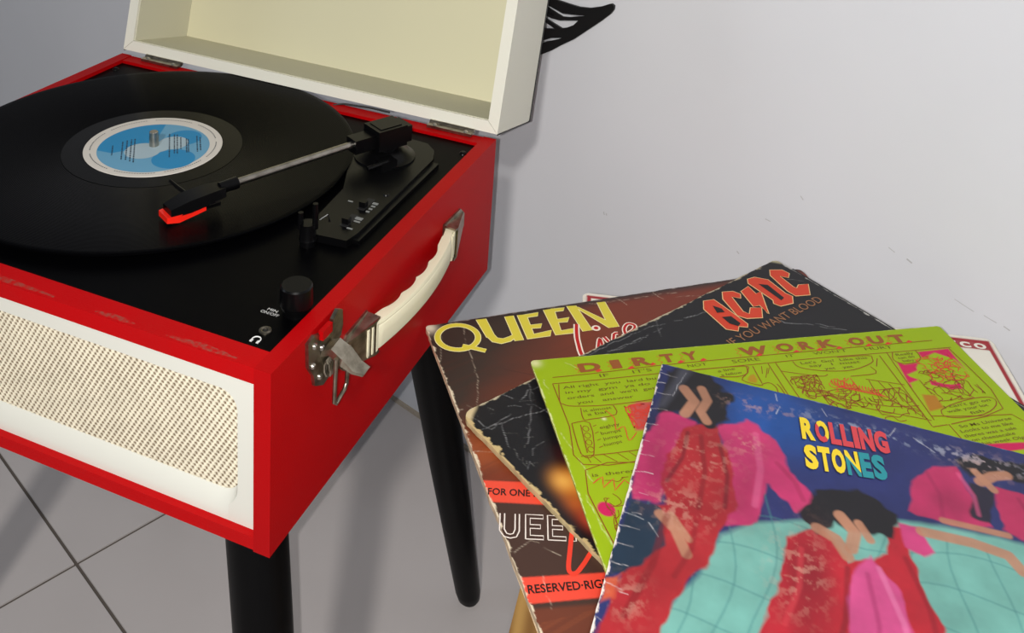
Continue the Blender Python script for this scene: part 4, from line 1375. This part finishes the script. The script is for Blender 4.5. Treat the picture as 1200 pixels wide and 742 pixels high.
for tx, a_, b_, h_ in (('IF', (42.8, 23.2), (49.2, 22.9), 3.0), ("IT'S", (66.4, 22.4), (80.1, 21.5), 3.2), ('NOT', (106.2, 21.3), (120.4, 20.9), 3.0), ('SORE', (139.2, 21.2), (160, 20.7), 3.4), ('IT', (180.3, 20.0), (186.5, 19.9), 2.6),
                       ("WON'T", (201.3, 20.0), (227.5, 19.7), 3.0), ('HURT', (241.8, 20.0), (263.3, 20.4), 3.0)):
    pr.text(tx, a_, b_, h_)
for tx, a_, b_ in (('All right  you  lard bu', (15, 31.2), (80, 30.0)), ('in my  gym  ya do', (15.4, 36.0), (74, 34.7)), ('orders  and  we\'ll  get', (15.3, 41.3), (76, 39.4)), ('you   answer', (20.3, 46.4), (59, 45.2)),
                   ('it almost', (22.4, 54.2), (41.2, 53.4)), ('a bar', (24, 57.6), (38, 56.8)), ('eighty', (28.3, 70), (41.8, 68.4)), ('bumps', (27.6, 75), (40.6, 73.8)), ('jumps', (27.5, 79.4), (40, 78.2)), ('humps', (26.7, 84.6), (38.5, 83)),
                   ('is  theres', (12.1, 107.2), (38, 107.1)), ('a line', (125, 29.0), (138, 27.6)), ('a fellow', (125.7, 32.9), (141.2, 32.0)),
                   ("Let's  Go?  Like this", (187, 28.4), (238, 28.8)), ('say   I  must', (191.5, 32), (230.5, 32.2)), ('yet   yet', (201, 36), (222.7, 36.4)),
                   ('Really', (261, 28.8), (275, 28.4)), ('can do', (260.4, 32.2), (273.6, 31.9)), ('baby', (262, 35.6), (271, 35.4)), ("I can't go on", (262.4, 83), (298.8, 80.6)), ('walk your lot', (261.6, 87.2), (294, 84.8)), ('fish', (276.6, 90.6), (287.4, 89.4)),
                   ('So Ms Universe', (260.9, 101), (301, 98.6)), ('Looks to me like', (259, 105.2), (299, 102.9)), ('theres was a sale', (258.4, 109.4), (298, 107.2)), ('on cheesecake', (261, 113.2), (294, 111.4)), ('this week Olga', (264, 117.0), (300, 115.4))):
    pr.text(tx, a_, b_, 2.6, caps=False, bold=0.008)
pr.build('speech_lettering', ink('olive_ink', (104, 84, 10)), lm)['kind'] = 'stuff'

# ---- the blue, pink and turquoise sleeve on top of the pile
rpose = (0.1728, 0.2057, 0.063, 0.391 + ZO)


def warp_r(u, v):
    return 0.0004 * np.sin(u * 14) * np.cos(v * 11)


def paint_top(P):
    X, Y = P.X, P.Y
    # abstract colour fields: blue ground, turquoise quilted ground, pink and red drifts
    P.blend(np.ones(len(X)), (44, 52, 112))
    P.blob((70, 26), (42, 34), (30, 92, 178), 0.95, 2.5)
    P.blob((20, 60), (30, 50), (34, 34, 60), 0.7)
    teal = (128, 192, 180)
    P.poly([(24, 210), (46, 160), (54, 132), (72, 116), (100, 104), (142, 87), (170, 80), (205, 78), (320, 84), (320, 320), (20, 320)], teal, 1.8, 1, 2)
    P.blend(np.clip(P.sd_poly([(24, 210), (46, 160), (54, 132), (72, 116), (100, 104), (142, 87), (170, 80), (205, 78), (320, 84), (320, 320), (20, 320)]) / 40, 0, 1) * 0.25 * fbm(X * 0.03, Y * 0.03, 3, 71), (96, 168, 160))
    # quilting
    for k in range(-2, 12):
        x_ = 58 + 20 * k
        pts = [(x_ + 6 * math.sin(y_ * 0.05 + k), y_) for y_ in range(90, 320, 10)]
        P.stroke(pts, (70, 138, 140), 0.9, 1.4, 0.55)
    for k in range(0, 9):
        pts = [(x_, 112 + 24 * k - 0.12 * (x_ - 100) + 5 * math.sin(x_ * 0.06 + k)) for x_ in range(20, 320, 10)]
        P.stroke(pts, (70, 138, 140), 0.9, 1.4, 0.55)
    for poly_, rgb, soft, wob in (
        ([(2, 70), (10, 46), (28, 50), (30, 90), (20, 122), (3, 126)], (206, 52, 112), 3, 3),
        ([(44, 46), (60, 36), (74, 44), (92, 74), (104, 90), (92, 100), (76, 86), (72, 116), (56, 124), (50, 90)], (214, 58, 118), 2.5, 3),
        ([(22, 58), (40, 48), (52, 68), (60, 108), (52, 130), (50, 154), (36, 180), (30, 220), (4, 220), (6, 176), (8, 148), (20, 122), (14, 100)], (188, 40, 48), 3, 3),
        ([(0, 124), (20, 126), (24, 150), (10, 176), (0, 184)], (30, 54, 76), 4, 3),
        ([(88, 120), (106, 106), (120, 128), (140, 112), (142, 92), (156, 88), (152, 108), (164, 150), (176, 215), (70, 215), (84, 160)], (200, 36, 52), 2.5, 3),
        ([(122, 134), (132, 116), (146, 136), (160, 190), (120, 200)], (222, 84, 146), 2.5, 2),
        ([(148, 88), (158, 87), (166, 102), (160, 108), (150, 104)], (216, 70, 132), 2, 2),
        ([(153, 76), (158, 52), (168, 32), (184, 27), (194, 58), (198, 70), (176, 78)], (204, 52, 106), 2.5, 2.5),
        ([(204, 36), (222, 36), (228, 76), (204, 70)], (200, 50, 100), 2.5, 2.5),
        ([(189, 38), (202, 41), (198, 68), (189, 66)], (40, 36, 56), 2, 2),
        ([(0, 182), (9, 174), (7, 192), (0, 200)], (222, 96, 62), 2, 2)):
        P.poly(poly_, rgb, min(soft, 1.0), 1.0, wob * 1.6)
    # dark drifts, then loose tan brush marks dragged across them
    for pl_, wob_ in (([(2, 4), (30, 2), (46, 16), (50, 40), (38, 48), (20, 40), (6, 46)], 7), ([(96, 100), (104, 80), (126, 70), (146, 82), (144, 100), (126, 104), (112, 96), (104, 112)], 7), ([(182, 22), (196, 10), (226, 8), (224, 30), (210, 26), (190, 36)], 6)):
        P.poly(pl_, (30, 28, 34), 1.2, 1.0, wob_)
    for pts_, w_ in (([(18, 20), (26, 30), (22, 44)], 7), ([(29, 16), (34, 26), (31, 38), (36, 46)], 6), ([(20, 130), (30, 138), (38, 152)], 6), ([(26, 128), (38, 142)], 4), ([(104, 108), (114, 112), (120, 122)], 7), ([(116, 94), (124, 104), (122, 116)], 7), ([(126, 96), (132, 106)], 5),
                     ([(196, 36), (204, 28), (212, 24)], 7), ([(194, 28), (203, 40)], 5), ([(172, 76), (206, 74)], 4.5), ([(160, 89), (186, 87), (204, 89), (210, 98)], 7)):
        P.stroke(pts_, (200, 142, 112), w_, 1.4, 0.9)
    for c_, r_, rgb, k_ in (((62, 98), (9, 22), (150, 30, 66), 0.4), ((14, 96), (8, 24), (150, 26, 72), 0.5), ((100, 146), (12, 30), (120, 18, 34), 0.6), ((176, 56), (10, 18), (150, 30, 76), 0.4)):
        P.blob(c_, r_, rgb, k_, 2.5)
    # brushed folds
    for x0_, y0_, x1_, y1_, rgb, w_ in ((34, 60, 40, 118, (120, 20, 28), 3), (46, 64, 54, 112, (70, 14, 24), 2.5), (26, 60, 20, 104, (70, 16, 30), 2.5), (24, 130, 14, 200, (130, 22, 30), 4), (40, 128, 34, 168, (140, 26, 34), 3), (66, 46, 70, 104, (240, 110, 160), 4),
                                        (80, 66, 96, 90, (170, 34, 84), 3), (120, 130, 112, 196, (110, 14, 30), 3), (136, 124, 152, 186, (250, 140, 190), 3), (130, 130, 134, 190, (170, 40, 100), 2.5), (96, 126, 90, 176, (230, 70, 80), 3), (150, 112, 164, 170, (140, 18, 36), 3),
                                        (166, 40, 172, 72, (160, 34, 84), 2.5), (184, 34, 192, 64, (240, 100, 150), 2.5), (216, 42, 220, 70, (150, 30, 76), 2.5)):
        mid_ = ((x0_ + x1_) / 2 + 3, (y0_ + y1_) / 2)
        P.stroke([(x0_, y0_), mid_, (x1_, y1_)], rgb, w_, 1.6, 0.5)
    tone = fbm(X * 0.05, Y * 0.05, 4, 77)
    P.C *= (0.50 + 0.42 * tone)[:, None]
    # scuffed ink
    nz = fbm(X * 0.30, Y * 0.30, 4, 80)
    band = np.exp(-((Y - 13 - 0.02 * X) / 5) ** 2) * np.clip((X - 80) / 30, 0, 1) * np.clip((260 - X) / 60, 0, 1)
    P.blend(np.clip((nz - 0.50) * 6, 0, 1) * band * 0.6, (160, 170, 190))
    for c_, r_ in (((36, 78), (18, 16)), ((62, 56), (9, 9)), ((30, 120), (20, 14)), ((14, 190), (9, 12)), ((200, 20), (18, 10)), ((66, 20), (24, 6)), ((96, 140), (14, 26))):
        P.blend(np.clip((nz - 0.52) * 6, 0, 1) * np.exp(-np.hypot((X - c_[0]) / r_[0], (Y - c_[1]) / r_[1]) ** 2) * 0.42, (206, 160, 140))
    for k in range(16):
        y_ = 6 + k * 14 + random.uniform(-4, 4)
        scratch(P, [(0.5, y_), (random.uniform(5, 14), y_ + random.uniform(-2, 2))], (222, 214, 214), 0.6, 0.9)
    for pts in ([(18, 0), (14, 18), (12, 30)], [(76, 3), (79, 14), (77, 22)], [(150, 6), (146, 14), (140, 18)], [(104, 6), (108, 12)], [(0, 136), (16, 138), (22, 146)], [(160, 12), (172, 20)], [(0, 184), (10, 186)]):
        scratch(P, pts, (216, 216, 220), 0.7, 0.85)
    P.poly([(13, 0), (20, 0), (9, 42), (4, 44)], (110, 112, 130), 2.5, 0.28, 1.0)
    wear(P, 1.0, (226, 214, 206), 2.4, 83, 'L')
    wear(P, 0.6, (150, 160, 190), 1.0, 84, 'T')


rs = sleeve('record_sleeve', rpose, paint_top, N=520, thick=0.0034, warp=warp_r, radii=(2, 2, 2, 2), edge=(74, 76, 110), rag=0.5, seed=12)
tag(rs, 'blue, pink and turquoise sleeve reading ROLLING STONES, topmost of the pile', 'record sleeve', 'record sleeves piled on the stool')


def split_letter(name, body, p0, p1, h, up, mats, cut=None, parent=rs, dz=0.0, bold=0.055):
    pr = Print(LIFT + dz, warp_r)
    pr.text(body, p0, p1, h, bold=bold, up=up)
    o = pr.build(name, mats[0], parent)
    if cut:
        o.data.materials.append(mats[1])
        bm = bmesh.new(); bm.from_mesh(o.data)
        (ax, ay), (bx, by) = cut
        nrm_ = Vector((-(by - ay), (bx - ax), 0)).normalized()
        nrm_.y = -nrm_.y
        co = Vector((ax * 0.001, -ay * 0.001, 0))
        bmesh.ops.bisect_plane(bm, geom=bm.verts[:] + bm.edges[:] + bm.faces[:], plane_co=co, plane_no=nrm_, dist=1e-7)
        for f in bm.faces:
            f.material_index = 1 if (f.calc_center_median() - co).dot(nrm_) > 0 else 0
        bm.to_mesh(o.data); bm.free()
    return o


YEL, REDI, TEALI, SHD = ink('yellow_print', (238, 208, 44)), ink('coral_print', (208, 66, 74)), ink('teal_print', (36, 140, 150)), ink('navy_print', (28, 28, 60))
base1 = ((93.8, 39.2), (145.9, 32.7)); base2 = ((96.9, 64.2), (143.8, 56.3))
upv = np.array([91.2 - 93.8, 19.9 - 39.2]); upv = upv / np.linalg.norm(upv)
for row, (b0, b1), word, hh in ((0, base1, 'ROLLING', 19.6), (1, base2, 'STONES', 20.6)):
    widths = {'R': 1.0, 'O': 1.0, 'L': 0.78, 'I': 0.42, 'N': 1.0, 'G': 1.0, 'S': 1.0, 'T': 0.92, 'E': 0.82}
    gap_ = 0.08
    tot = sum(widths[c] for c in word) + gap_ * (len(word) - 1)
    pos = 0.0
    B0, B1 = np.array(b0), np.array(b1)
    for k, ch in enumerate(word):
        a_ = B0 + (B1 - B0) * pos / tot
        b_ = B0 + (B1 - B0) * (pos + widths[ch]) / tot
        pos += widths[ch] + gap_
        sh = np.array([-0.7, 0.7])
        split_letter('letter_shadow', ch, a_ + sh, b_ + sh, hh, upv, (SHD,), None)
        if row == 0:
            ms, cut = ((YEL,), None) if k == 0 else (((YEL, REDI), (a_ + upv * hh, b_)) if k == 1 else ((REDI,), None))
        else:
            ms, cut = ((YEL,), None) if k < 3 else (((YEL, TEALI), (a_ + upv * hh * 0.8, b_ + upv * hh * 0.15)) if k == 3 else ((TEALI,), None))
        split_letter('title_letter', ch, a_, b_, hh, upv, ms, cut, dz=0.00012)
